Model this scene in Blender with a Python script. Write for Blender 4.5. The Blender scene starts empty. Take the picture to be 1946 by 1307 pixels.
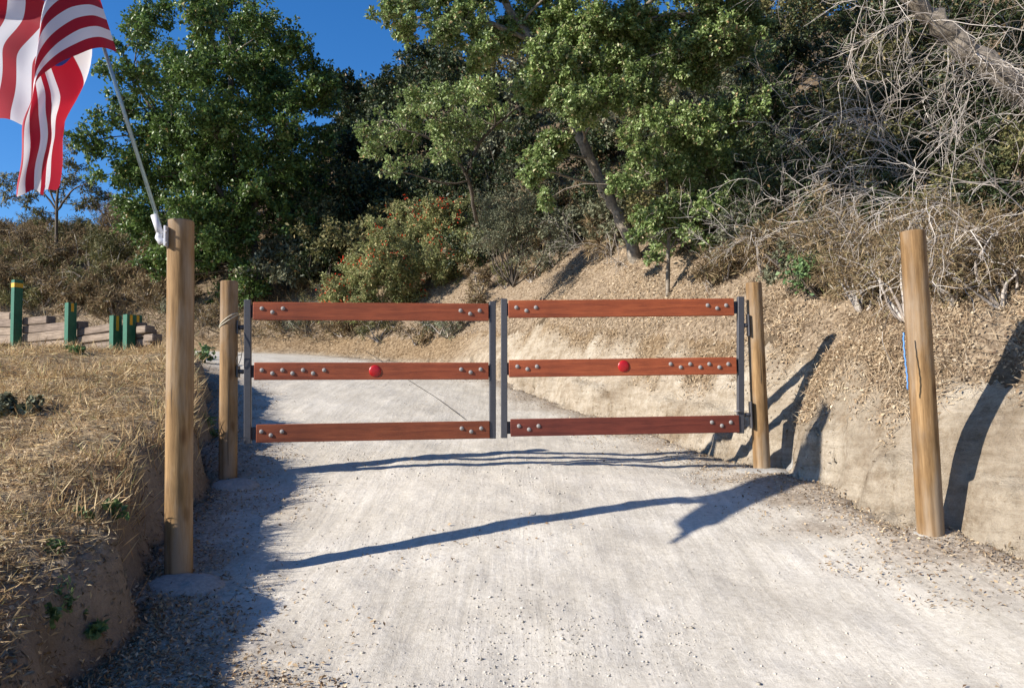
import bpy, math, random
import numpy as np
from mathutils import Vector, Matrix

random.seed(7)
RNG = np.random.default_rng(11)
scene = bpy.context.scene
COL = scene.collection

# ------------------------------------------------------------------ camera
F, CX, CY = 1484.0, 973.0, 653.5            # photograph pixels
PITCH, ROLL = math.atan(106.5 / F), math.radians(1.3)
CAMZ = 1.65
ROT = Matrix.Rotation(math.pi / 2 + PITCH, 3, 'X') @ Matrix.Rotation(-ROLL, 3, 'Z')
cam_d = bpy.data.cameras.new('camera')
cam = bpy.data.objects.new('camera', cam_d)
COL.objects.link(cam)
cam.matrix_world = Matrix.Translation((0, 0, CAMZ)) @ ROT.to_4x4()
cam_d.sensor_width = 36.0
cam_d.lens = F / 1946.0 * 36.0
cam_d.clip_start, cam_d.clip_end = 0.05, 3000.0
scene.camera = cam

# ------------------------------------------------------------------ sky and sun
SUN_EL = math.radians(28.5)
SUN_DIR = Vector((-0.927, -0.374, 0.0)).normalized() * math.cos(SUN_EL) + Vector((0, 0, math.sin(SUN_EL)))
world = bpy.data.worlds.new('World')
scene.world = world
world.use_nodes = True
wn = world.node_tree
sky = wn.nodes.new('ShaderNodeTexSky')
sky.sky_type = 'NISHITA'
sky.sun_disc = False
sky.sun_elevation = SUN_EL
sky.sun_rotation = math.atan2(SUN_DIR.x, SUN_DIR.y)
sky.altitude = 600
sky.air_density = 1.0
sky.dust_density = 0.2
sky.ozone_density = 4.0
bg = wn.nodes['Background']
hsv = wn.nodes.new('ShaderNodeHueSaturation')       # clear mountain air: a deeper blue
hsv.inputs['Saturation'].default_value = 1.27
hsv.inputs['Hue'].default_value = 0.506
wn.links.new(sky.outputs[0], hsv.inputs['Color'])
wn.links.new(hsv.outputs[0], bg.inputs[0])
bg.inputs[1].default_value = 0.098
sun_d = bpy.data.lights.new('sun', 'SUN')
sun_d.energy = 5.0
sun_d.angle = math.radians(0.53)
sun_d.color = (1.0, 0.93, 0.83)
sun = bpy.data.objects.new('sun', sun_d)
COL.objects.link(sun)
sun.rotation_euler = (-SUN_DIR).to_track_quat('-Z', 'Y').to_euler()
sun.location = SUN_DIR * 60
scene.view_settings.view_transform = 'Standard'
scene.view_settings.look = 'None'
scene.view_settings.gamma = 1.0
scene.view_settings.exposure = 0.9
scene.view_settings.use_curve_mapping = False

# ------------------------------------------------------------------ helpers
def ray(px, py):
    return ROT @ Vector(((px - CX) / F, -(py - CY) / F, -1.0))

def at(px, py, y):
    d = ray(px, py)
    return Vector((0, 0, CAMZ)) + d * (y / d.y)

def ss(a, b, x):
    t = np.clip((x - a) / (b - a), 0, 1)
    return t * t * (3 - 2 * t)

def lerp(a, b, t):
    return a + (b - a) * t

def vn(x, y, seed=0.0):
    xi, yi = np.floor(x), np.floor(y)
    fx, fy = x - xi, y - yi
    fx = fx * fx * (3 - 2 * fx); fy = fy * fy * (3 - 2 * fy)
    def h(a, b):
        v = np.sin(a * 127.1 + b * 311.7 + seed * 74.7) * 43758.5453
        return v - np.floor(v)
    return (lerp(lerp(h(xi, yi), h(xi + 1, yi), fx), lerp(h(xi, yi + 1), h(xi + 1, yi + 1), fx), fy)) * 2 - 1

def fbm(x, y, seed=0.0, octv=4):
    s = 0; a = 1.0; f = 1.0
    for k in range(octv):
        s = s + a * vn(x * f, y * f, seed + k * 3.3); a *= 0.5; f *= 2.03
    return s

def tag(o, label=None, cat=None, group=None, kind=None):
    if label: o['label'] = label
    if cat: o['category'] = cat
    if group: o['group'] = group
    if kind: o['kind'] = kind
    return o

def empty(name, loc, label, cat, group=None):
    o = bpy.data.objects.new(name, None)
    o.empty_display_size = 0.1
    COL.objects.link(o)
    o.location = Vector(loc)
    return tag(o, label, cat, group)

def wloc(o):
    v = Vector((0, 0, 0))
    while o is not None:
        v = v + o.location; o = o.parent
    return v

def np_mesh(name, V, faces, mat, parent=None, smooth=False, origin=None):
    """V: (n,3) world verts; faces: (m,k) int array or list of such arrays."""
    V = np.asarray(V, dtype=np.float64)
    if parent is not None:
        o0 = np.array(wloc(parent))
    else:
        o0 = np.array(origin if origin is not None else (0, 0, 0), dtype=float)
    V = V - o0
    if not isinstance(faces, (list, tuple)): faces = [faces]
    faces = [np.asarray(f, dtype=np.int32) for f in faces if len(f)]
    me = bpy.data.meshes.new(name)
    me.vertices.add(len(V))
    me.vertices.foreach_set('co', V.astype(np.float32).ravel())
    nl = sum(f.size for f in faces); npoly = sum(len(f) for f in faces)
    me.loops.add(nl); me.polygons.add(npoly)
    me.loops.foreach_set('vertex_index', np.concatenate([f.ravel() for f in faces]))
    st = []; c = 0
    for f in faces:
        st.append(c + np.arange(len(f)) * f.shape[1]); c += f.size
    me.polygons.foreach_set('loop_start', np.concatenate(st).astype(np.int32))
    if smooth:
        me.polygons.foreach_set('use_smooth', np.ones(npoly, dtype=bool))
    me.update(calc_edges=True)
    if mat: me.materials.append(mat)
    o = bpy.data.objects.new(name, me)
    COL.objects.link(o)
    if parent is not None: o.parent = parent
    else: o.location = Vector(o0)
    return o

def frame_of(d):
    d = d / (np.linalg.norm(d, axis=-1, keepdims=True) + 1e-9)
    ref = np.where(np.abs(d[..., 2:3]) > 0.9, np.array([1.0, 0, 0]), np.array([0, 0, 1.0]))
    a = np.cross(d, ref); a /= np.linalg.norm(a, axis=-1, keepdims=True) + 1e-9
    return d, a, np.cross(a, d)

class Tubes:
    def __init__(self, sides=5): self.s = sides; self.V = []; self.Q = []; self.T = []; self.n = 0
    def add(self, pts, r, cap=True):
        pts = np.asarray(pts, float); n = len(pts)
        r = np.broadcast_to(np.asarray(r, float), (n,)) if np.ndim(r) == 0 or len(np.atleast_1d(r)) == n else np.linspace(r[0], r[1], n)
        t = np.gradient(pts, axis=0)
        t, a, b = frame_of(t)
        ang = np.arange(self.s) / self.s * 2 * math.pi
        ring = pts[:, None] + r[:, None, None] * (np.cos(ang)[None, :, None] * a[:, None] + np.sin(ang)[None, :, None] * b[:, None])
        self.V.append(ring.reshape(-1, 3))
        i = np.arange(n - 1)[:, None] * self.s; k = np.arange(self.s)[None]; k2 = (k + 1) % self.s
        q = np.stack([i + k, i + k2, i + self.s + k2, i + self.s + k], -1).reshape(-1, 4) + self.n
        self.Q.append(q)
        if cap:
            for base, rev in ((0, True), ((n - 1) * self.s, False)):
                idx = [self.n + base + j for j in range(self.s)]
                if rev: idx = idx[::-1]
                for j in range(1, self.s - 1): self.T.append((idx[0], idx[j], idx[j + 1]))
        self.n += n * self.s
    def build(self, name, mat, parent=None, smooth=True, origin=None):
        f = [np.concatenate(self.Q)]
        if self.T: f.append(np.array(self.T))
        return np_mesh(name, np.concatenate(self.V), f, mat, parent, smooth, origin)

def box_mesh(name, sx, sy, sz, bev=0.004):
    """box centred on the origin, chamfered edges"""
    import bmesh
    bm = bmesh.new()
    bmesh.ops.create_cube(bm, size=1.0)
    for v in bm.verts: v.co = Vector((v.co.x * sx, v.co.y * sy, v.co.z * sz))
    if bev: bmesh.ops.bevel(bm, geom=list(bm.edges), offset=bev, segments=1, affect='EDGES')
    me = bpy.data.meshes.new(name); bm.to_mesh(me); bm.free()
    return me

def place(name, me, mat, M, parent=None):
    if mat and not me.materials: me.materials.append(mat)
    o = bpy.data.objects.new(name, me)
    COL.objects.link(o)
    if parent is not None:
        o.parent = parent
        M = Matrix.Translation(-wloc(parent)) @ M
    o.matrix_basis = M
    return o

def span_matrix(A, B):
    A, B = Vector(A), Vector(B)
    x = (B - A).normalized(); z = Vector((0, 0, 1)); y = z.cross(x).normalized(); z = x.cross(y)
    M = Matrix((x, y, z)).transposed().to_4x4(); M.translation = (A + B) / 2
    return M

# ------------------------------------------------------------------ materials
def new_mat(name):
    m = bpy.data.materials.new(name); m.use_nodes = True
    nt = m.node_tree
    return m, nt, nt.nodes['Principled BSDF'], nt.nodes['Material Output']

def N(nt, typ, **kw):
    n = nt.nodes.new('ShaderNode' + typ)
    for k, v in kw.items():
        if k.startswith('i_'):
            key = k[2:]
            n.inputs[int(key) if key.isdigit() else key].default_value = v
        else: setattr(n, k, v)
    return n

def ramp(nt, fac, stops, interp='LINEAR'):
    r = nt.nodes.new('ShaderNodeValToRGB'); r.color_ramp.interpolation = interp
    e = r.color_ramp.elements
    while len(e) < len(stops): e.new(0.5)
    for i, (p, c) in enumerate(stops):
        e[i].position = p; e[i].color = tuple(c) + (1,) if len(c) == 3 else c
    nt.links.new(fac, r.inputs[0])
    return r.outputs[0]

def coords(nt, scale=(1, 1, 1), kind='Object'):
    t = N(nt, 'TexCoord'); m = N(nt, 'Mapping'); m.inputs['Scale'].default_value = scale
    nt.links.new(t.outputs[kind], m.inputs[0]); return m.outputs[0]

def noise(nt, vec, scale, detail=6, rough=0.6, dist=0.0):
    n = N(nt, 'TexNoise'); n.inputs['Scale'].default_value = scale; n.inputs['Detail'].default_value = detail
    n.inputs['Roughness'].default_value = rough; n.inputs['Distortion'].default_value = dist
    nt.links.new(vec, n.inputs['Vector']); return n.outputs['Fac']

def mixc(nt, a, b, fac, mode='MIX'):
    m = N(nt, 'MixRGB', blend_type=mode)
    for sock, v in ((0, fac), (1, a), (2, b)):
        if isinstance(v, (int, float)): m.inputs[sock].default_value = v
        elif isinstance(v, tuple): m.inputs[sock].default_value = v + (1,) if len(v) == 3 else v
        else: nt.links.new(v, m.inputs[sock])
    return m.outputs[0]

def bump(nt, bsdf, h, strength=0.5, dist=0.02):
    b = N(nt, 'Bump'); b.inputs['Strength'].default_value = strength; b.inputs['Distance'].default_value = dist
    nt.links.new(h, b.inputs['Height']); nt.links.new(b.outputs[0], bsdf.inputs['Normal']); return b

def leaf_mat(name, stops, trans=0.25, rough=0.5, spec=0.3):
    m, nt, p, out = new_mat(name)
    g = N(nt, 'NewGeometry')
    c = ramp(nt, g.outputs['Random Per Island'], stops)
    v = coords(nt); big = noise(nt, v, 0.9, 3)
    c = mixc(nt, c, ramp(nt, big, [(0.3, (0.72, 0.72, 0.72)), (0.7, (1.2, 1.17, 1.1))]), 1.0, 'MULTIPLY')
    nt.links.new(c, p.inputs['Base Color'])
    p.inputs['Roughness'].default_value = rough
    p.inputs['Specular IOR Level'].default_value = spec
    tr = N(nt, 'BsdfTranslucent'); nt.links.new(c, tr.inputs[0])
    mx = N(nt, 'MixShader'); mx.inputs[0].default_value = trans
    nt.links.new(p.outputs[0], mx.inputs[1]); nt.links.new(tr.outputs[0], mx.inputs[2])
    nt.links.new(mx.outputs[0], out.inputs[0])
    return m

def plain(name, col, rough=0.6, metal=0.0, nscale=25, amt=0.25, bs=0.15):
    m, nt, p, out = new_mat(name)
    v = coords(nt); n = noise(nt, v, nscale, 5)
    lo = tuple(c * (1 - amt) for c in col); hi = tuple(min(1, c * (1 + amt)) for c in col)
    nt.links.new(ramp(nt, n, [(0.3, lo), (0.7, hi)]), p.inputs['Base Color'])
    p.inputs['Roughness'].default_value = rough; p.inputs['Metallic'].default_value = metal
    if bs: bump(nt, p, n, bs, 0.01)
    return m

def wood_mat(name, cols, axis='z', scale=1.0, rough=0.75, spec=0.25, knots=True):
    m, nt, p, out = new_mat(name)
    s = {'z': (14, 14, 0.9), 'x': (0.8, 16, 16)}[axis]
    v = coords(nt, tuple(k * scale for k in s))
    g1 = noise(nt, v, 2.2, 8, 0.65, 0.6); g2 = noise(nt, v, 9, 5, 0.7)
    c = ramp(nt, g1, [(0.25, cols[0]), (0.5, cols[1]), (0.75, cols[2])])
    fine = ramp(nt, g2, [(0.3, (0.55, 0.52, 0.5)), (0.55, (1, 1, 1))])
    c = mixc(nt, c, fine, 0.7, 'MULTIPLY')
    if axis == 'z':
        wx = noise(nt, coords(nt, (5, 5, 1.1)), 1.4, 4)
        c = mixc(nt, c, (0.29, 0.24, 0.175), ramp(nt, wx, [(0.45, (0, 0, 0)), (0.62, (0.85, 0.85, 0.85))]))
        wd = noise(nt, coords(nt, (9, 9, 0.35)), 1.1, 5)
        c = mixc(nt, c, ramp(nt, wd, [(0.36, (0.55, 0.5, 0.45)), (0.52, (1.05, 1.05, 1.05))]), 0.8, 'MULTIPLY')
    big = noise(nt, coords(nt), 2.6, 3)
    c = mixc(nt, c, ramp(nt, big, [(0.3, (0.78, 0.76, 0.74)), (0.7, (1.16, 1.13, 1.1))]), 0.9, 'MULTIPLY')
    if knots:
        vo = N(nt, 'TexVoronoi'); vo.inputs['Scale'].default_value = 1.0
        nt.links.new(coords(nt, (6, 6, 2.6)), vo.inputs['Vector'])
        k = ramp(nt, vo.outputs['Distance'], [(0.07, (0.36, 0.25, 0.18)), (0.2, (1, 1, 1))])
        c = mixc(nt, c, k, 0.75, 'MULTIPLY')
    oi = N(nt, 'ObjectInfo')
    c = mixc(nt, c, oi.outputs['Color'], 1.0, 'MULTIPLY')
    c = mixc(nt, c, ramp(nt, oi.outputs['Random'], [(0, (0.78, 0.74, 0.76)), (1, (1.12, 1.08, 1.05))]), 1.0, 'MULTIPLY')
    nt.links.new(c, p.inputs['Base Color'])
    p.inputs['Roughness'].default_value = rough; p.inputs['Specular IOR Level'].default_value = spec
    bump(nt, p, g2, 0.25, 0.006)
    return m

def ground_mat(name, c_lo, c_mid, c_hi, attr=None, acols=None, bs=0.6, speck=True, fine=28, tracks=False, bd=0.02, strata=False):
    m, nt, p, out = new_mat(name)
    v = coords(nt)
    a = noise(nt, v, 1.3, 8, 0.62); b = noise(nt, v, fine, 6, 0.7); d = noise(nt, v, 140, 3, 0.7)
    c = ramp(nt, a, [(0.3, c_lo), (0.5, c_mid), (0.68, c_hi)])
    if attr:
        at_ = N(nt, 'Attribute', attribute_name=attr)
        lc = ramp(nt, b, [(0.32, acols[0]), (0.5, acols[1]), (0.66, acols[2])])
        c = mixc(nt, c, lc, at_.outputs['Fac'])
    c = mixc(nt, c, ramp(nt, b, [(0.3, (0.75, 0.73, 0.7)), (0.6, (1.08, 1.08, 1.08))]), 0.7, 'MULTIPLY')
    if speck:
        c = mixc(nt, c, ramp(nt, d, [(0.32, (0.55, 0.52, 0.5)), (0.46, (1, 1, 1)), (0.66, (1, 1, 1)), (0.74, (1.25, 1.25, 1.25))]), 0.6, 'MULTIPLY')
    if strata:                          # thin uneven layers and crumbled patches in the cut earth
        st = noise(nt, coords(nt, (1.6, 1.6, 11)), 1.6, 7, 0.75, 0.4)
        c = mixc(nt, c, ramp(nt, st, [(0.34, (0.72, 0.68, 0.62)), (0.56, (1.06, 1.05, 1.03))]), 0.85, 'MULTIPLY')
        pt = noise(nt, coords(nt), 4.5, 8, 0.8)
        c = mixc(nt, c, ramp(nt, pt, [(0.36, (0.66, 0.6, 0.53)), (0.5, (1.02, 1.02, 1.02))]), 0.8, 'MULTIPLY')
        b2 = N(nt, 'Math', operation='MULTIPLY_ADD'); nt.links.new(st, b2.inputs[0]); b2.inputs[1].default_value = 0.9; nt.links.new(b, b2.inputs[2])
        b3 = N(nt, 'Math', operation='MULTIPLY_ADD'); nt.links.new(pt, b3.inputs[0]); b3.inputs[1].default_value = 1.2; nt.links.new(b2.outputs[0], b3.inputs[2]); b = b3.outputs[0]
    if tracks:                          # faint tyre scuffs along the road
        t = N(nt, 'TexCoord'); mp = N(nt, 'Mapping'); mp.inputs['Rotation'].default_value = (0, 0, math.radians(-21)); mp.inputs['Scale'].default_value = (9, 0.5, 1)
        nt.links.new(t.outputs['Object'], mp.inputs[0]); tk = noise(nt, mp.outputs[0], 1.5, 6, 0.7, 0.3)
        c = mixc(nt, c, ramp(nt, tk, [(0.35, (0.86, 0.85, 0.83)), (0.6, (1.04, 1.04, 1.04))]), 0.8, 'MULTIPLY')
        b2 = N(nt, 'Math', operation='MULTIPLY_ADD'); nt.links.new(tk, b2.inputs[0]); b2.inputs[1].default_value = 0.9; nt.links.new(b, b2.inputs[2]); b = b2.outputs[0]
    nt.links.new(c, p.inputs['Base Color'])
    p.inputs['Roughness'].default_value = 0.95; p.inputs['Specular IOR Level'].default_value = 0.1
    h = N(nt, 'Math', operation='ADD'); nt.links.new(b, h.inputs[0])
    h2 = N(nt, 'Math', operation='MULTIPLY'); nt.links.new(d, h2.inputs[0]); h2.inputs[1].default_value = 0.35
    nt.links.new(h2.outputs[0], h.inputs[1])
    bump(nt, p, h.outputs[0], bs, bd)
    return m

M = {}
M['road'] = ground_mat('road_dirt', (0.47, 0.43, 0.365), (0.54, 0.50, 0.43), (0.60, 0.56, 0.49), 'litter',
                       ((0.13, 0.09, 0.06), (0.25, 0.195, 0.14), (0.38, 0.32, 0.25)), bs=0.4, tracks=True)
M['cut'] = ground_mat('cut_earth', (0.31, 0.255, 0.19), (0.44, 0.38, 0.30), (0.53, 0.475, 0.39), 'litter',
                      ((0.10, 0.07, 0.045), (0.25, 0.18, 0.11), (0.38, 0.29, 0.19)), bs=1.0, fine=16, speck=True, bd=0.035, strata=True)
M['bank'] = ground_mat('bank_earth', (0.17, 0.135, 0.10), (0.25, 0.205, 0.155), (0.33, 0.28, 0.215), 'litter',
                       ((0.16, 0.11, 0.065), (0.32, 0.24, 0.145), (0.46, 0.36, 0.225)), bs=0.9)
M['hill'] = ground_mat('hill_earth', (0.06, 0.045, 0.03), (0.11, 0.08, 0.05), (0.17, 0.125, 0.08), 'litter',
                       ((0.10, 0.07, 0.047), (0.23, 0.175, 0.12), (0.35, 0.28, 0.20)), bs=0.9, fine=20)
M['post'] = wood_mat('post_wood', ((0.13, 0.078, 0.033), (0.255, 0.165, 0.075), (0.35, 0.24, 0.12)), 'z')
M['rail'] = wood_mat('redwood', ((0.17, 0.042, 0.019), (0.28, 0.074, 0.03), (0.38, 0.115, 0.046)), 'x', rough=0.55, spec=0.35, knots=False)
M['tie'] = wood_mat('old_tie_wood', ((0.075, 0.06, 0.048), (0.215, 0.178, 0.142), (0.35, 0.30, 0.25)), 'x', rough=0.9)
M['steel'] = plain('painted_steel', (0.05, 0.05, 0.058), 0.5, 0.0, 60, 0.15, 0.05)
M['bolt'] = plain('galvanised_bolt', (0.25, 0.235, 0.225), 0.75, 0.0, 90, 0.2, 0.05)
M['red'] = plain('red_reflector', (0.36, 0.006, 0.008), 0.35, 0, 80, 0.2, 0.0)
M['green'] = plain('green_paint', (0.010, 0.10, 0.05), 0.45, 0, 12, 0.25, 0.05)
M['yellow'] = plain('yellow_tape', (0.62, 0.33, 0.015), 0.5, 0, 30, 0.15, 0.0)
M['white_plastic'] = plain('white_plastic', (0.55, 0.56, 0.60), 0.4, 0, 40, 0.06, 0.0)
M['pole'] = plain('pole_metal', (0.30, 0.42, 0.46), 0.35, 0.5, 40, 0.15, 0.0)
M['concrete'] = plain('concrete', (0.31, 0.295, 0.265), 0.95, 0, 45, 0.2, 0.5)
M['rope'] = plain('pale_rope', (0.50, 0.46, 0.36), 0.9, 0, 120, 0.3, 0.3)
M['blue'] = plain('blue_rope', (0.10, 0.25, 0.55), 0.8, 0, 120, 0.3, 0.3)
M['wire'] = plain('dark_wire', (0.05, 0.045, 0.04), 0.6, 0.3, 60, 0.3, 0.0)
M['tar'] = plain('creosote', (0.022, 0.018, 0.015), 0.8, 0, 40, 0.3, 0.3)
M['bark'] = plain('grey_bark', (0.20, 0.17, 0.135), 0.95, 0, 22, 0.55, 0.9)
M['darkbark'] = plain('dark_bark', (0.085, 0.068, 0.052), 0.95, 0, 22, 0.5, 0.8)
M['twig'] = leaf_mat('dead_twig', [(0, (0.28, 0.24, 0.21)), (0.5, (0.44, 0.40, 0.37)), (1, (0.60, 0.56, 0.52))], 0.0, 0.9, 0.1)
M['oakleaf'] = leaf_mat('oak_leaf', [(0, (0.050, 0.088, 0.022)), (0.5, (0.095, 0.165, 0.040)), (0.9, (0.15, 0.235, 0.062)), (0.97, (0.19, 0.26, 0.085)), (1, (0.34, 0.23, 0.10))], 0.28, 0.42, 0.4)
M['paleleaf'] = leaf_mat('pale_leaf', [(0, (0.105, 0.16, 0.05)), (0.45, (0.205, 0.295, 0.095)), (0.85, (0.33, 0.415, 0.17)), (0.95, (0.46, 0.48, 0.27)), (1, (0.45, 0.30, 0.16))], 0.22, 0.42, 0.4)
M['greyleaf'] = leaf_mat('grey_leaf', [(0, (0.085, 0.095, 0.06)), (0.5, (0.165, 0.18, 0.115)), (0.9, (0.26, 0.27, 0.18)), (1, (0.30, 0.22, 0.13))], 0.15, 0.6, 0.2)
M['darkleaf'] = leaf_mat('shaded_dark_leaf', [(0, (0.020, 0.032, 0.013)), (0.6, (0.040, 0.062, 0.023)), (0.92, (0.075, 0.098, 0.036)), (1, (0.2, 0.12, 0.06))], 0.15, 0.5, 0.3)  # evergreen leaf, colour lowered further to stand in for thicket shade
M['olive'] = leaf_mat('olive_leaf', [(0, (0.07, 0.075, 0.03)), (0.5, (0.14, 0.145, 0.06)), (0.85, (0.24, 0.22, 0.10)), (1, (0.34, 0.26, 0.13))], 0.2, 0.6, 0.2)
M['dry'] = leaf_mat('dry_stalk', [(0, (0.12, 0.085, 0.05)), (0.4, (0.24, 0.175, 0.105)), (0.75, (0.34, 0.26, 0.155)), (0.9, (0.16, 0.15, 0.065)), (1, (0.42, 0.35, 0.23))], 0.15, 0.8, 0.1)
M['straw'] = leaf_mat('straw', [(0, (0.20, 0.11, 0.055)), (0.25, (0.40, 0.26, 0.13)), (0.6, (0.58, 0.43, 0.225)), (0.9, (0.70, 0.56, 0.33)), (1, (0.26, 0.28, 0.10))], 0.2, 0.6, 0.25)
M['litter'] = leaf_mat('fallen_leaf', [(0, (0.11, 0.07, 0.045)), (0.3, (0.23, 0.16, 0.10)), (0.65, (0.40, 0.305, 0.20)), (0.9, (0.49, 0.395, 0.275)), (1, (0.53, 0.46, 0.36))], 0.1, 0.75, 0.15)
M['flower'] = leaf_mat('red_flower', [(0, (0.55, 0.03, 0.012)), (1, (0.75, 0.09, 0.03))], 0.3, 0.5, 0.2)
M['bushleaf'] = leaf_mat('bush_leaf', [(0, (0.14, 0.17, 0.065)), (0.5, (0.27, 0.30, 0.12)), (0.85, (0.40, 0.39, 0.19)), (1, (0.50, 0.40, 0.21))], 0.2, 0.6, 0.2)
M['weed'] = leaf_mat('weed_leaf', [(0, (0.08, 0.15, 0.055)), (0.6, (0.14, 0.24, 0.09)), (1, (0.22, 0.30, 0.13))], 0.25, 0.5, 0.3)
M['crumb'] = leaf_mat('earth_crumb', [(0, (0.13, 0.095, 0.06)), (0.5, (0.24, 0.19, 0.13)), (0.9, (0.36, 0.30, 0.21)), (1, (0.46, 0.37, 0.22))], 0.0, 0.9, 0.1)
M['stone'] = leaf_mat('stone', [(0, (0.26, 0.24, 0.21)), (0.5, (0.44, 0.41, 0.36)), (1, (0.60, 0.57, 0.52))], 0.0, 0.9, 0.1)

# ------------------------------------------------------------------ terrain
def crom(P, n=16):
    P = np.asarray(P, float); Q = np.vstack([2 * P[0] - P[1], P, 2 * P[-1] - P[-2]]); out = []
    for i in range(1, len(Q) - 2):
        t = np.linspace(0, 1, n, endpoint=False)[:, None]
        a, b, c, d = Q[i - 1], Q[i], Q[i + 1], Q[i + 2]
        out.append(0.5 * (2 * b + (c - a) * t + (2 * a - 5 * b + 4 * c - d) * t ** 2 + (3 * b - a - 3 * c + d) * t ** 3))
    return np.vstack(out + [P[-1:]])

LE = crom([(-0.2, -6), (-1.0, 0), (-1.6, 2.6), (-1.82, 3.6), (-2.22, 4.7), (-2.78, 7), (-3.9, 10), (-5.2, 13), (-7.3, 15.6), (-11.8, 18.3), (-17, 20.2), (-40, 26)], 10)
RE = crom([(6.5, -6), (4.7, 0), (3.9, 2.6), (3.45, 3.7), (2.93, 4.7), (2.64, 5.2), (2.40, 6.15), (2.32, 7.1), (2.05, 7.9), (0.35, 12.4), (-1.5, 17), (-4.7, 20.7), (-8.9, 22.9), (-40, 31)], 10)
cc = np.linspace(0, 1, 150)
CL = np.stack([np.interp(cc, np.linspace(0, 1, len(LE)), LE[:, k]) * .5 + np.interp(cc, np.linspace(0, 1, len(RE)), RE[:, k]) * .5 for k in (0, 1)], 1)
CZ = np.interp(CL[:, 1], [-6, 0, 2, 3.5, 4.85, 6, 7, 8.1, 10, 12.5, 16, 19, 22, 29], [-0.2, 0.0, 0.12, 0.37, 0.66, 0.90, 1.07, 1.19, 1.5, 1.95, 2.5, 3.0, 3.45, 4.2])

def sdist(x, y, P):
    a = P[:-1]; d = P[1:] - a; dd = (d * d).sum(1)
    rx = x[:, None] - a[None, :, 0]; ry = y[:, None] - a[None, :, 1]
    t = (rx * d[:, 0] + ry * d[:, 1]) / dd
    lo = np.zeros(len(a)); hi = np.ones(len(a)); lo[0] = -1e9; hi[-1] = 1e9
    t = np.clip(t, lo, hi)
    rx -= t * d[:, 0]; ry -= t * d[:, 1]
    D = rx * rx + ry * ry
    i = np.argmin(D, 1); r = np.arange(len(x))
    s = np.where(d[i, 0] * ry[r, i] - d[i, 1] * rx[r, i] < 0, 1.0, -1.0)
    return np.sqrt(D[r, i]) * s         # + on the right of the line

NOTCH = [(2.34, 7.16, 0.24, 0.20), (2.72, 5.04, 0.22, 0.14)]

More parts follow.
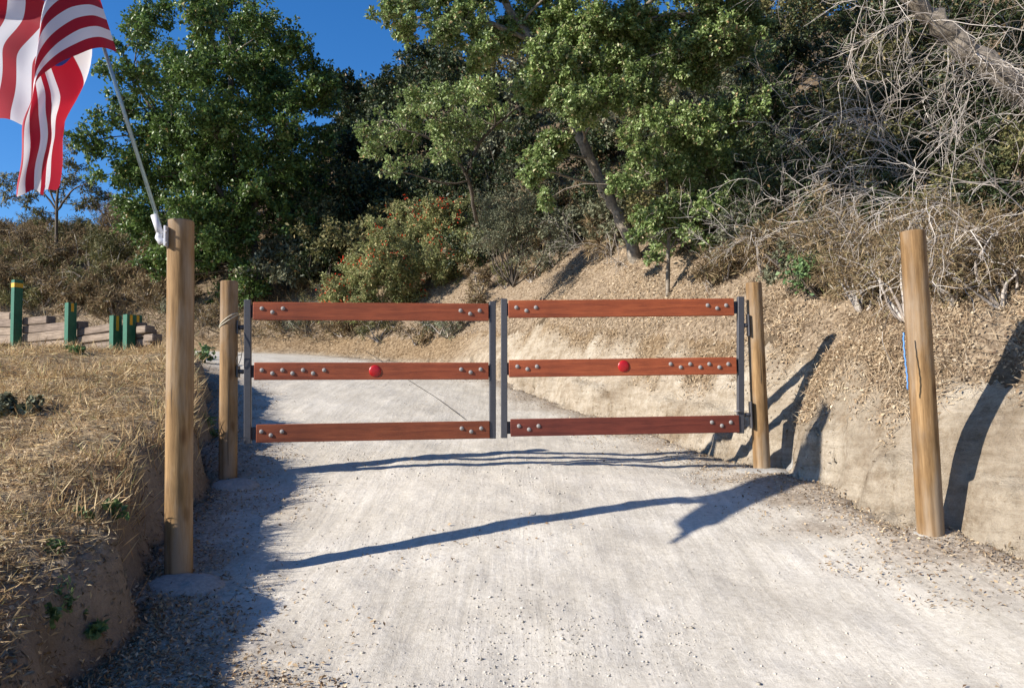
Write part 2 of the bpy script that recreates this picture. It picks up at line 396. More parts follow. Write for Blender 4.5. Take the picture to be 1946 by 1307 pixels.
def terrain(x, y):
    x = np.asarray(x, float).ravel(); y = np.asarray(y, float).ravel()
    if len(x) > 12000:
        parts = [terrain(x[i:i + 12000], y[i:i + 12000]) for i in range(0, len(x), 12000)]
        return tuple(np.concatenate(p) for p in zip(*parts))
    w = np.square(x[:, None] - CL[None, :, 0]) + np.square(y[:, None] - CL[None, :, 1]) + 0.35
    w = 1.0 / (w * w * np.sqrt(w))
    base = (w @ CZ) / w.sum(1)
    near = 1 - ss(14, 30, np.hypot(x, y))
    base = base + np.where(x > 0, 0.058, 0.048) * np.clip(x, -3, 3.5) * ss(7.8, 6.0, y) * ss(-2, 2, y)
    dR = sdist(x, y, RE); dL = -sdist(x, y, LE)
    for nx, ny, nr, nd in NOTCH:
        dR = dR - nd * np.exp(-((x - nx) ** 2 + (y - ny) ** 2) / nr ** 2 * 1.2)
    wR = dR + (0.14 * fbm(x * 1.6, y * 1.6, 1, 3) + 0.05 * fbm(x * 8, y * 8, 4, 4)) * near
    wL = dL + (0.10 * fbm(x * 1.5, y * 1.5, 8, 3) + 0.018 * fbm(x * 8, y * 8, 5, 3)) * near
    # road: wheel tracks, small relief
    z = base + near * (0.010 * fbm(x * 3, y * 3, 2, 3) + 0.004 * fbm(x * 14, y * 14, 3, 2))
    mid = np.minimum(-dR, -dL)
    z = z + 0.05 * ss(0.9, 0.0, mid) * (mid > -0.5)
    # right side: steep cut, then litter slope, then hill
    hc = 0.60 + 0.10 * fbm(x * 0.6, y * 0.6, 6, 2)
    hc = hc * (1 - 0.75 * ss(14, 20, y))
    cut = hc * (0.70 * ss(-0.02, 0.20, wR) + 0.30 * ss(0.12, 0.7, wR))
    u = np.maximum(dR - 0.22, 0)
    H = lerp(9.8, 30.0, ss(-19, -2, x)); sl = lerp(1.06, 1.05, ss(-14, -2, x)) + 0.25 * np.exp(-((x - 1.5) / 2.5) ** 2 - ((y - 11) / 3.0) ** 2)
    rise = H * (1 - np.exp(-u * sl / H))
    fall = np.where(x < -3, ss(10, 26, u) * (1 - ss(-19, -2, x)) * 4.0, 0)
    zr = base + cut + rise - fall + near * ss(0.1, 0.6, u) * (0.10 * fbm(x * 1.3, y * 1.3, 7, 4) + 0.045 * fbm(x * 5.5, y * 5.5, 9, 4))
    # left side: low bank with a grassy top
    zl0 = 1.27 + 0.18 * (y - 4.7) + 0.02 * np.clip(-x - 2.2, 0, 6)
    zl0 = np.where(zl0 > 2.2, 2.2 + 0.48 * np.tanh((zl0 - 2.2) / 0.48), zl0)
    zl0 = np.where(zl0 < 0.55, 0.55 + 0.3 * np.tanh((zl0 - 0.55) / 0.3), zl0)
    zl0 = zl0 - 0.12 * np.clip(-x - 11, 0, 40) - 0.02 * np.clip(-x - 51, 0, 400)
    zl0 = zl0 + (0.06 * fbm(x * 1.1, y * 1.1, 12, 3) + 0.025 * fbm(x * 6, y * 6, 13, 3)) * near
    kL = 0.9 * ss(0.0, 0.20, wL) + 0.1 * ss(0.1, 0.7, wL)
    zl = lerp(base, zl0, kL) - 0.05 * ss(0.5, 0.15, wL) * (wL > 0.15)
    zr = zr + near * ss(-0.05, 0.05, wR) * ss(0.6, 0.2, wR) * 0.035 * fbm(x * 16, y * 16, 33, 3)
    zl = zl + near * ss(0.0, 0.06, wL) * ss(0.7, 0.2, wL) * 0.022 * fbm(x * 14, y * 14, 34, 3)
    out = np.where(dR > -0.5, np.where(wR > -0.02, zr, z), z)
    out = np.where((wL > 0) & (dR < 0), zl, out)
    return out, dR, dL, wR, wL, u

def gz(x, y):
    return terrain(np.array([x]), np.array([y]))[0][0]

def axis(segs):
    out = []
    for a, b, st in segs: out.append(np.arange(a, b, st))
    out.append(np.array([segs[-1][1]]))
    return np.concatenate(out)
gx = np.concatenate([-np.geomspace(900, 22, 22)[:-1], axis([(-22, -13, 0.6), (-13, -5, 0.16), (-5, 5.2, 0.045), (5.2, 9, 0.14), (9, 24, 0.6)]), np.geomspace(24, 900, 22)[1:]])
gy = np.concatenate([-np.geomspace(900, 8, 18)[:-1], axis([(-8, 2, 0.5), (2, 9.5, 0.045), (9.5, 15, 0.09), (15, 26, 0.16), (26, 48, 0.7)]), np.geomspace(48, 1500, 26)[1:]])
GX, GY = np.meshgrid(gx, gy)
tz, tR, tL, twR, twL, tu = terrain(GX, GY)
ny, nx = GX.shape
TV = np.stack([GX.ravel(), GY.ravel(), tz], 1)
ii = (np.arange(ny - 1)[:, None] * nx + np.arange(nx - 1)[None]).ravel()
Q = np.stack([ii, ii + 1, ii + nx + 1, ii + nx], 1)
qR, qL = twR[Q].mean(1), twL[Q].mean(1)
litR = ss(0.18, 0.5, tu + 0.28 * fbm(GX.ravel() * 1.7, GY.ravel() * 1.7, 21, 4))
litR = np.maximum(litR, ss(14.5, 18, GY.ravel()) * ss(0.0, 0.25, twR))
litL = ss(0.12, 0.5, twL + 0.2 * fbm(GX.ravel() * 2, GY.ravel() * 2, 22, 3))
edge = np.minimum(-tR, -tL)
litroad = np.clip(ss(0.9, 0.05, -tR + 0.25 * fbm(GX.ravel() * 3, GY.ravel() * 3, 23, 3)) + ss(0.95, 0.15, -tL + 0.2 * fbm(GX.ravel() * 3, GY.ravel() * 3, 24, 3)), 0, 1) * 0.8
far = np.hypot(GX, GY).ravel()[Q].mean(1) > 70
isL = (qL > 0) & (tR[Q].mean(1) < 0); isCut = ~isL & (qR > -0.02) & (tu[Q].mean(1) < 0.45); isH = ~isL & ~isCut & (qR > 0)
isroad = ~(isL | isCut | isH)
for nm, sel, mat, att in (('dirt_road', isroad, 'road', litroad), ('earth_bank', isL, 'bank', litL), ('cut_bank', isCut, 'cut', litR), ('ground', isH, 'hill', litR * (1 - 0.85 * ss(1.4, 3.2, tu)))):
    q = Q[sel]; used, inv = np.unique(q, return_inverse=True)
    o = np_mesh(nm, TV[used], inv.reshape(-1, 4), M[mat], None, True)
    a = o.data.attributes.new('litter', 'FLOAT', 'POINT'); a.data.foreach_set('value', att[used].astype(np.float32))
    tag(o, kind='structure')

FIELDS = np.stack([tz, tR, tL, twR, twL, tu], -1).reshape(ny, nx, 6)
def tfast(x, y):
    """terrain() read off the built sheet"""
    i = np.clip(np.searchsorted(gx, x) - 1, 0, nx - 2); j = np.clip(np.searchsorted(gy, y) - 1, 0, ny - 2)
    a = ((x - gx[i]) / (gx[i + 1] - gx[i]))[:, None]; b = ((y - gy[j]) / (gy[j + 1] - gy[j]))[:, None]
    f = lerp(lerp(FIELDS[j, i], FIELDS[j, i + 1], a), lerp(FIELDS[j + 1, i], FIELDS[j + 1, i + 1], a), b)
    return tuple(f.T)

YS = np.concatenate([np.arange(2.2, 14, 0.03), np.arange(14, 90, 0.1)])
def pg(px, py):
    """point where the line of sight through a photo pixel meets the ground"""
    d = ray(px, py); k = YS / d.y
    X, Z = d.x * k, CAMZ + d.z * k
    g = tfast(X, YS)[0]
    i = np.argmax(Z < g) if (Z < g).any() else len(YS) - 1
    return Vector((X[i], YS[i], g[i]))

# ------------------------------------------------------------------ timber posts
def timber_post(name, top, foot, r, label, group, collar, cut=False):
    """top, foot: world points on the post axis; foot is where it enters the ground"""
    root = empty(name, foot, label, 'post', group)
    top, foot = np.array(top), np.array(foot)
    ax = (top - foot); Ln = np.linalg.norm(ax); ax /= Ln
    _, a, b = frame_of(ax[None]); a, b = a[0], b[0]
    S, Rn = 40, 34
    hs = np.concatenate([np.linspace(-0.25, Ln - 0.012, Rn), [Ln - 0.004, Ln, Ln]])
    rr = np.concatenate([r * (1.0 + 0.03 * (1 - np.linspace(0, 1, Rn))), [r * 0.985, r * 0.95, 1e-4]])
    ang = np.arange(S) / S * 2 * math.pi
    sd = random.random() * 50
    V = []
    for h, q in zip(hs, rr):
        k = 1 + 0.018 * vn(np.cos(ang) * 1.5 + sd, np.sin(ang) * 1.5 + h * 1.2, 3) + 0.008 * vn(ang * 0 + np.cos(ang) * 5 + sd, np.sin(ang) * 5 + h * 0.6, 5)
        off = 0.004 * math.sin(h * 2.2 + sd)
        V.append(foot + ax * h + a * off + (q * k)[:, None] * (np.cos(ang)[:, None] * a + np.sin(ang)[:, None] * b))
    V = np.vstack(V); n = len(hs)
    i = np.arange(n - 1)[:, None] * S; k = np.arange(S)[None]; k2 = (k + 1) % S
    Qd = np.stack([i + k, i + k2, i + S + k2, i + S + k], -1).reshape(-1, 4)
    sh = np_mesh('shaft', V, Qd, M['post'], root, True)
    # drying split running down the shaft
    if cut is not False:
        tb = Tubes(4)
        z0, z1 = cut[1] * Ln, cut[2] * Ln
        ts = np.linspace(z0, z1, 16)
        av = cut[0] + 0.10 * np.array([vn(np.array([t * 3.0]), np.array([sd]), 4)[0] for t in ts])
        pts = [foot + ax * t + r * 1.004 * (math.cos(q) * a + math.sin(q) * b) for t, q in zip(ts, av)]
        tb.add(pts, np.concatenate([[0.0006], np.full(14, 0.0024), [0.0006]]))
        tb.build('drying_split', M['tar'], sh)
    if collar:
        cr, chh, (ox, oy), m = collar
        rings = [(1.0, -0.10), (1.0, 0.0), (0.93, 0.45), (0.72, 0.8), (0.4, 0.96), (0.0, 1.0)]
        V = []; S2 = 28
        an = np.arange(S2) / S2 * 2 * math.pi
        for f, hh in rings:
            kx = 1 + 0.14 * vn(np.cos(an) * 1.3 + sd, np.sin(an) * 1.3 + sd, 9)
            X = foot[0] + ox + cr * f * kx * np.cos(an) * 1.15; Y = foot[1] + oy + cr * f * kx * np.sin(an) * 0.85
            g = terrain(X, Y)[0]
            V.append(np.stack([X, Y, np.maximum(g, foot[2] - .10) - 0.02 + chh * hh + (0.008 * vn(X * 20, Y * 20, 3))], 1))
        V = np.vstack(V)
        i = np.arange(len(rings) - 1)[:, None] * S2; k = np.arange(S2)[None]; k2 = (k + 1) % S2
        Qd = np.stack([i + k, i + k2, i + S2 + k2, i + S2 + k], -1).reshape(-1, 4)
        np_mesh('concrete_footing', V, Qd, M[m], root, True)
    return root, foot, ax

def post_px(name, top, foot, y, wpx, label, group, collar, cut=False):
    f = at(foot[0], foot[1], y); t = at(top[0], top[1], y)
    g = gz(f.x, f.y)
    f2 = Vector((f.x, f.y, min(f.z, g + 0.02)))
    print(name, 'foot', [round(v, 2) for v in f], 'ground', round(g, 2))
    return timber_post(name, t, f2, wpx / F * y / 2, label, group, collar, cut)

FY, LY, RY, SY = 4.72, 6.80, 7.14, 5.06
flag_post = post_px('timber_post', (343, 420), (340, 1112), FY, 49, 'tall round timber post carrying the flagpole bracket beside the earth bank', 'round timber posts', (0.2, 0.055, (0.10, -0.16), 'concrete'), (3.3, 0.12, 0.55))
lgate_post = post_px('timber_post', (436, 535), (433, 893), LY, 32.5, 'round timber gate post wrapped with pale cable beside the grassy bank', 'round timber posts', (0.18, 0.06, (0.12, -0.2), 'concrete'), (2.76, 0.05, 0.62))
rgate_post = post_px('timber_post', (1432, 538), (1447, 862), RY, 30, 'round timber gate post with steel hinges beside the pale cut bank', 'round timber posts', (0.24, 0.045, (-0.02, -0.10), 'concrete'), (3.1, 0.45, 0.8))
side_post = post_px('timber_post', (1735, 440), (1767, 995), SY, 45.5, 'thick leaning round timber post with a blue cord standing alone by the cut bank', 'round timber posts', (0.10, 0.03, (0, 0.0), 'concrete'), (3.2, 0.15, 0.6))

# ------------------------------------------------------------------ gate leaves
bolt_me = None
def dome(name, r, h, seg=12, rings=4):
    V = [(0, -h, 0)]; Fq = []; Ft = []
    for k in range(1, rings + 1):
        t = k / rings * math.pi / 2
        for s in range(seg):
            a = s / seg * 2 * math.pi
            V.append((r * math.sin(t) * math.cos(a), -h * math.cos(t), r * math.sin(t) * math.sin(a)))
    for s in range(seg): V.append((r * math.cos(s / seg * 2 * math.pi), 0.004, r * math.sin(s / seg * 2 * math.pi)))
    rings += 1
    for s in range(seg): Ft.append((0, 1 + s, 1 + (s + 1) % seg))
    for k in range(rings - 1):
        for s in range(seg):
            a, b = 1 + k * seg + s, 1 + k * seg + (s + 1) % seg
            Fq.append((a, a + seg, b + seg, b))
    me = bpy.data.meshes.new(name); me.from_pydata(V, [], Ft + Fq); me.update()
    for p in me.polygons: p.use_smooth = True
    return me
bolt_me = dome('bolt', 0.0185, 0.010); bolt_me.materials.append(M['bolt'])
refl_me = dome('reflector', 0.053, 0.012, 24, 5); refl_me.materials.append(M['red'])

def gate_leaf(label, yl, yr, ups, rails, bolts, refl_px, hinge_left):
    # ups: pixel (x, ytop, ybottom) of left and right upright; rails: (yl_top, yl_bot, yr_top, yr_bot) with xl, xr
    xl, xr = ups[0][0], ups[1][0]
    ydep = lambda px: yl + (yr - yl) * (px - xl) / (xr - xl)
    hx = ups[0] if hinge_left else ups[1]
    root = empty('gate_leaf', at(hx[0], hx[2], ydep(hx[0])), label, 'gate', 'gate leaves')
    A0 = at(xl, ups[0][2], yl); B0 = at(xr, ups[1][2], yr)
    rz = math.atan2(B0.y - A0.y, B0.x - A0.x)
    RZ = Matrix.Rotation(rz, 4, 'Z')
    for (px, pt, pb) in ups:
        y = ydep(px); T, B = at(px, pt, y), at(px, pb, y)
        me = box_mesh('upright', 0.058, 0.05, (T - B).length, 0.004)
        Mx = span_matrix(B, T)
        z = (T - B).normalized(); x = (B0 - A0).normalized(); x = (x - z * x.dot(z)).normalized(); yv = z.cross(x)
        Mx = Matrix((x, yv, z)).transposed().to_4x4(); Mx.translation = (T + B) / 2
        place('upright', me, M['steel'], Mx, root)
    for ri, (x0, t0, b0, x1, t1, b1) in enumerate(rails):
        A = at(x0, (t0 + b0) / 2, ydep(x0)); B = at(x1, (t1 + b1) / 2, ydep(x1))
        h = 0.5 * ((b0 - t0) / F * ydep(x0) + (b1 - t1) / F * ydep(x1))
        me = box_mesh('rail', (B - A).length, 0.042, h, 0.004)
        Mx = span_matrix(A, B)
        off = Mx.to_3x3() @ Vector((0, -0.012, 0)); Mx.translation += off
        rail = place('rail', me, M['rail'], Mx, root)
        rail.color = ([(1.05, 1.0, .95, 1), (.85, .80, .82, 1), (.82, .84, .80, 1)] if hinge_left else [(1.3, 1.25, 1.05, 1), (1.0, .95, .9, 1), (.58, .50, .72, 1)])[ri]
        # flat steel tongues that carry the rail behind each end
        L = (B - A).length
        for sgn in (-1, 1):
            tm = box_mesh('tongue', 0.34, 0.008, h * 0.72, 0.001)
            place('tongue', tm, M['steel'], Mx @ Matrix.Translation((sgn * (L / 2 - 0.11), 0.0265, 0)), root)
        ax, ux = Mx.to_3x3().col[0], Mx.to_3x3().col[2]
        for (bx, by) in bolts[ri]:
            y = ydep(bx); p = at(bx, by, y)
            d = p - Mx.translation
            loc = Matrix.Translation((d.dot(ax), -0.0215, d.dot(ux)))
            o = place('bolt', bolt_me, None, Matrix(), rail); o.parent = rail; o.matrix_basis = loc
        if ri == 1:
            p = at(refl_px[0], refl_px[1], ydep(refl_px[0])); d = p - Mx.translation
            o = place('reflector', refl_me, None, Matrix(), rail); o.matrix_basis = Matrix.Translation((d.dot(ax), -0.0215, d.dot(ux)))
    return root, RZ, ydep

zz = lambda xs, ya, dy: [(x, ya + (dy if i % 2 else 0)) for i, x in enumerate(xs)]
left_leaf = gate_leaf('left gate leaf of three red-brown rails, its hinge post wrapped with cable', 6.78, 7.06,
    [(471, 570, 843), (936, 573, 833)],
    [(482, 574, 609, 928, 578, 610), (484, 689, 722, 928, 689, 721), (488, 806, 841, 930, 800, 832)],
    [zz([499, 519, 539], 587, 7) + zz([875, 893, 911], 591, 6),
     zz([499, 519, 538, 557, 577, 596, 617], 703.5, 6) + zz([876, 894, 913], 702, 5.5),
     zz([498, 516, 537], 819.5, 7) + zz([877, 895, 914], 813.5, 6)], (713, 705), True)
right_leaf = gate_leaf('right gate leaf of three red-brown rails hinged beside the pale cut bank', 7.02, 7.10,
    [(958, 568, 832), (1407, 564, 823)],
    [(966, 571, 605, 1393, 568, 600), (967, 684, 717, 1398, 679, 711), (970, 796, 829, 1403, 789, 821)],
    [zz([981, 1000, 1018], 585, 6) + zz([1343, 1361, 1378], 581, 5.5),
     zz([983, 1002, 1020], 696.5, 5) + zz([1273, 1292, 1310, 1329, 1346, 1365, 1382], 692, 6),
     zz([986, 1005, 1023], 809, 6.5) + zz([1351, 1370, 1387], 802, 6.5)], (1184, 696), False)

# hinges between leaf and post, cable and wires
def hinge(px, py, pxp, y, root, h=0.20):
    A = at(px, py, y); B = at(pxp, py, y)
    pl = place('hinge_plate', box_mesh('hinge_plate', 0.012, 0.07, h, 0.002), M['steel'], Matrix.Translation(B), root)
    tb = Tubes(10); d = B - A
    tb.add([A - d * 0.05, A + d * 1.05], 0.02); tb.build('hinge_barrel', M['steel'], root)
hinge(1413, 618, 1421.5, 7.1, right_leaf[0]); hinge(1416, 788, 1426.5, 7.1, right_leaf[0], 0.24)
hinge(465, 622, 453.5, 6.79, left_leaf[0], 0.12); hinge(464, 706, 453, 6.79, left_leaf[0], 0.10)
# latch rod at the foot of the right leaf
tb = Tubes(8); tb.add([at(1396, 781, 7.06), at(1408, 781, 7.06)], 0.008); tb.build('latch_rod', M['bolt'], right_leaf[0])

foot, ax = lgate_post[1], lgate_post[2]
def cable_loops(foot, ax, zc, r, tilt, n, rr, mat, name, label):
    tb = Tubes(6); t = np.linspace(0, n * 2 * math.pi, 40 * n)
    rad = r + rr * 0.9 + 0.002 * np.sin(t * 3)
    c = np.array(foot) + np.array(ax) * zc
    p = np.stack([c[0] + rad * np.cos(t), c[1] + rad * np.sin(t), c[2] + tilt * np.cos(t) + 0.022 * t / (2 * math.pi) + 0.005 * np.sin(2.3 * t)], 1)
    tb.add(p, rr)
    return tag(tb.build(name, mat, None, True, tuple(p[0])), label, 'rope')
cz = at(436, 612, LY).z - foot[2]
cable_loops(foot, ax, cz - 0.02, 0.0765, 0.052, 2, 0.0048, M['rope'], 'cable', 'pale cable looped twice around the left gate post')
tb = Tubes(5)
wp = [at(456, 628, 6.74), at(459, 650, 6.73), at(460, 668, 6.73), at(457, 684, 6.73), at(452, 693, 6.73), at(449, 686, 6.73), at(452, 676, 6.73), at(460, 673, 6.73)]
tb.add(crom(wp, 6), 0.0035)
tag(tb.build('wire', M['wire'], None, True, tuple(wp[0])), 'thin dark wire hanging between the left gate post and its leaf', 'wire')
tb = Tubes(6)
bp = [at(1717, 632, 4.97), at(1718, 660, 4.96), at(1721, 690, 4.95), at(1724, 715, 4.95), at(1725, 740, 4.96)]
bp = crom(bp, 8); t = np.arange(len(bp))
tb.add(bp + np.stack([0.002 * np.sin(t * 1.4), 0 * t, 0 * t], 1), 0.0048)
tag(tb.build('cord', M['blue'], None, True, tuple(bp[0])), 'short blue cord hanging beside the thick leaning timber post', 'cord')
tb = Tubes(5)
pts = [pg(x, y) + Vector((0, 0, 0.006)) for x, y in ((695, 668), (735, 694), (780, 725), (830, 757), (885, 798))]
tb.add(crom([tuple(p) for p in pts], 10), 0.0042)  # dark line across the road, drawn as a thin tube
tag(tb.build('cable', M['wire'], None, True, tuple(pts[0])), 'thin dark line running straight across the pale dirt road', 'cable')

# ------------------------------------------------------------------ flagpole and flag
proot = empty('flagpole', at(319, 452, 4.66), 'slim metal flagpole in a white plastic socket on the tall timber post', 'flagpole')
PY = 4.66
def rod(pts, r, name, mat, sides=12):
    tb = Tubes(sides); tb.add([tuple(p) for p in pts], r); return tb.build(name, mat, proot)
P0, P1 = at(299, 414, PY), at(207, 122, PY)
pdir = (P1 - P0).normalized()
rod([P0 - pdir * 0.05, P0 + pdir * 2.05], 0.0115, 'pole', M['pole'])
rod([at(305, 446, PY), at(293, 409, PY)], [0.021, 0.021], 'socket', M['white_plastic'])
rod([at(304, 444, PY), at(302, 452, PY), at(306, 459, PY), at(316, 459, PY)], [0.021, 0.023, 0.023, 0.02], 'elbow', M['white_plastic'])
place('mount_plate', box_mesh('mount_plate', 0.014, 0.07, 0.125, 0.003), M['white_plastic'], Matrix.Translation(at(317.5, 450, PY)), proot)
for zy in (440, 462):
    place('screw', bolt_me.copy(), None, Matrix.Translation(at(316, zy, PY - 0.036)) @ Matrix.Scale(0.45, 4), proot)

epx = [(222, 99), (191, 90), (149, 94), (107, 113), (78, 149), (64, 191), (52, 227), (49, 268), (42, 328), (37, 371)]
E = np.array([tuple(at(x, y, lerp(PY - 0.012, 3.78, (i / 9) ** 0.9))) for i, (x, y) in enumerate(epx)]); E = crom(E, 10)
arc = np.concatenate([[0], np.cumsum(np.linalg.norm(np.diff(E, axis=0), axis=1))]); arc /= arc[-1]
NU, NV = 120, 90
U, Vv = np.meshgrid(np.linspace(0, 1, NU), np.linspace(0, 1, NV), indexing='ij')
Eu = np.stack([np.interp(U, arc, E[:, k]) for k in range(3)], -1)
hoist = np.array(pdir) * 0.93
Apos = Eu + Vv[..., None] * hoist + np.stack([0.03 * np.sin(U * 9 + Vv * 2) * ss(0, .3, U), 0.05 * np.sin(U * 6 + Vv * 3.5) * ss(0, .25, U), 0 * U], -1)
w0 = Vv ** lerp(2.1, 1.0, ss(0.22, 0.68, U))
fv = [0, .075, .12, .17, .26, .36, .50, .68, .84, 1.0]
fx = [0, -.045, -.065, -.03, .055, .105, .03, -.27, -.43, -.55]
fy = [0, -.015, .035, .085, .10, .14, .18, .17, .15, .09]
# soften the folds
def smooth_interp(v, a, b):
    return sum(np.interp(v + d, a, b) for d in (-.045, -.022, 0, .022, .045)) / 5
B = Eu.copy()
nar = np.interp(U, [.35, .55, .8, 1], [.35, .45, .45, .28]) * (1 - ss(.45, .6, Vv)) + ss(.45, .6, Vv)
B[..., 0] += smooth_interp(w0, fv, fx) * nar * 1.05
B[..., 1] += smooth_interp(w0, fv, fy) + 0.34 * ss(0.42, 0.62, Vv)
B[..., 2] += lerp(0.54, 0.43, ss(0.35, 1.0, U)) * ss(0.49, 0.66, Vv) + 0.16 * Vv + 0.02 * np.sin(Vv * 22 + U * 3)
k = ss(0.16, 0.50, U)[..., None]
S = Apos * (1 - k) + B * k
S[..., 1] += 0.008 * np.sin(U * 24 + Vv * 9) * ss(.1, .4, U)
idx = np.arange(NU * NV).reshape(NU, NV)
fq = np.stack([idx[:-1, :-1], idx[1:, :-1], idx[1:, 1:], idx[:-1, 1:]], -1).reshape(-1, 4)
m, nt, p, out = new_mat('flag_cloth')
uvn = N(nt, 'UVMap'); sep = N(nt, 'SeparateXYZ'); nt.links.new(uvn.outputs[0], sep.inputs[0])
mul = N(nt, 'Math', operation='MULTIPLY'); mul.inputs[1].default_value = 6.5; nt.links.new(sep.outputs[1], mul.inputs[0])
fr = N(nt, 'Math', operation='FRACT'); nt.links.new(mul.outputs[0], fr.inputs[0])
c = ramp(nt, fr.outputs[0], [(0.0, (0.40, 0.010, 0.025)), (0.497, (0.40, 0.010, 0.025)), (0.503, (0.78, 0.77, 0.80)), (1.0, (0.78, 0.77, 0.80))])
lx = N(nt, 'Math', operation='LESS_THAN'); lx.inputs[1].default_value = 0.4; nt.links.new(sep.outputs[0], lx.inputs[0])
gy_ = N(nt, 'Math', operation='GREATER_THAN'); gy_.inputs[1].default_value = 6 / 13; nt.links.new(sep.outputs[1], gy_.inputs[0])
an = N(nt, 'Math', operation='MULTIPLY'); nt.links.new(lx.outputs[0], an.inputs[0]); nt.links.new(gy_.outputs[0], an.inputs[1])
c = mixc(nt, c, (0.02, 0.03, 0.16), an.outputs[0])
nt.links.new(c, p.inputs['Base Color']); p.inputs['Roughness'].default_value = 0.6; p.inputs['Specular IOR Level'].default_value = 0.25
p.inputs['Sheen Weight'].default_value = 0.2
tr = N(nt, 'BsdfTranslucent'); nt.links.new(c, tr.inputs[0]); mx = N(nt, 'MixShader'); mx.inputs[0].default_value = 0.35
nt.links.new(p.outputs[0], mx.inputs[1]); nt.links.new(tr.outputs[0], mx.inputs[2]); nt.links.new(mx.outputs[0], out.inputs[0])
flag = np_mesh('flag', S.reshape(-1, 3), fq, m, None, True, tuple(E[0]))
uvl = flag.data.uv_layers.new(name='UVMap')
uvs = np.stack([U.ravel(), Vv.ravel()], 1)[fq.ravel()]
uvl.data.foreach_set('uv', uvs.astype(np.float32).ravel())
tag(flag, 'red and white striped flag draped in folds from the slim flagpole', 'flag')

# ------------------------------------------------------------------ leaves, twigs, trees
def unit(a): return a / (np.linalg.norm(a, axis=-1, keepdims=True) + 1e-9)

def leaf_geo(P, D, Nn, L, W, fold=0.25):
    D = unit(D); s = unit(np.cross(D, Nn)); n = np.cross(s, D)
    L = np.asarray(L)[:, None]; W = np.asarray(W)[:, None]
    mid = P + D * L * 0.5
    V = np.stack([P, mid + s * W * .5 + n * W * fold, P + D * L, mid - s * W * .5 + n * W * fold], 1).reshape(-1, 3)
    b = np.arange(len(P))[:, None] * 4
    return V, np.concatenate([b + np.array([[0, 1, 2]]), b + np.array([[0, 2, 3]])], 0)

def rand_dir(rng, n):
    return unit(rng.normal(size=(n, 3)))

def curve(a, b, rng, bend=0.15, n=6, sag=0.0):
    a, b = np.array(a, float), np.array(b, float); t = np.linspace(0, 1, n)[:, None]
    L = np.linalg.norm(b - a); off = rng.normal(size=3) * bend * L; off2 = rng.normal(size=3) * bend * L * 0.5
    return a + (b - a) * t + off * (t * (1 - t)) * 1.6 + off2 * np.sin(t * 2 * math.pi) * 0.3 + np.array([0, 0, sag * L]) * (4 * t * (1 - t))

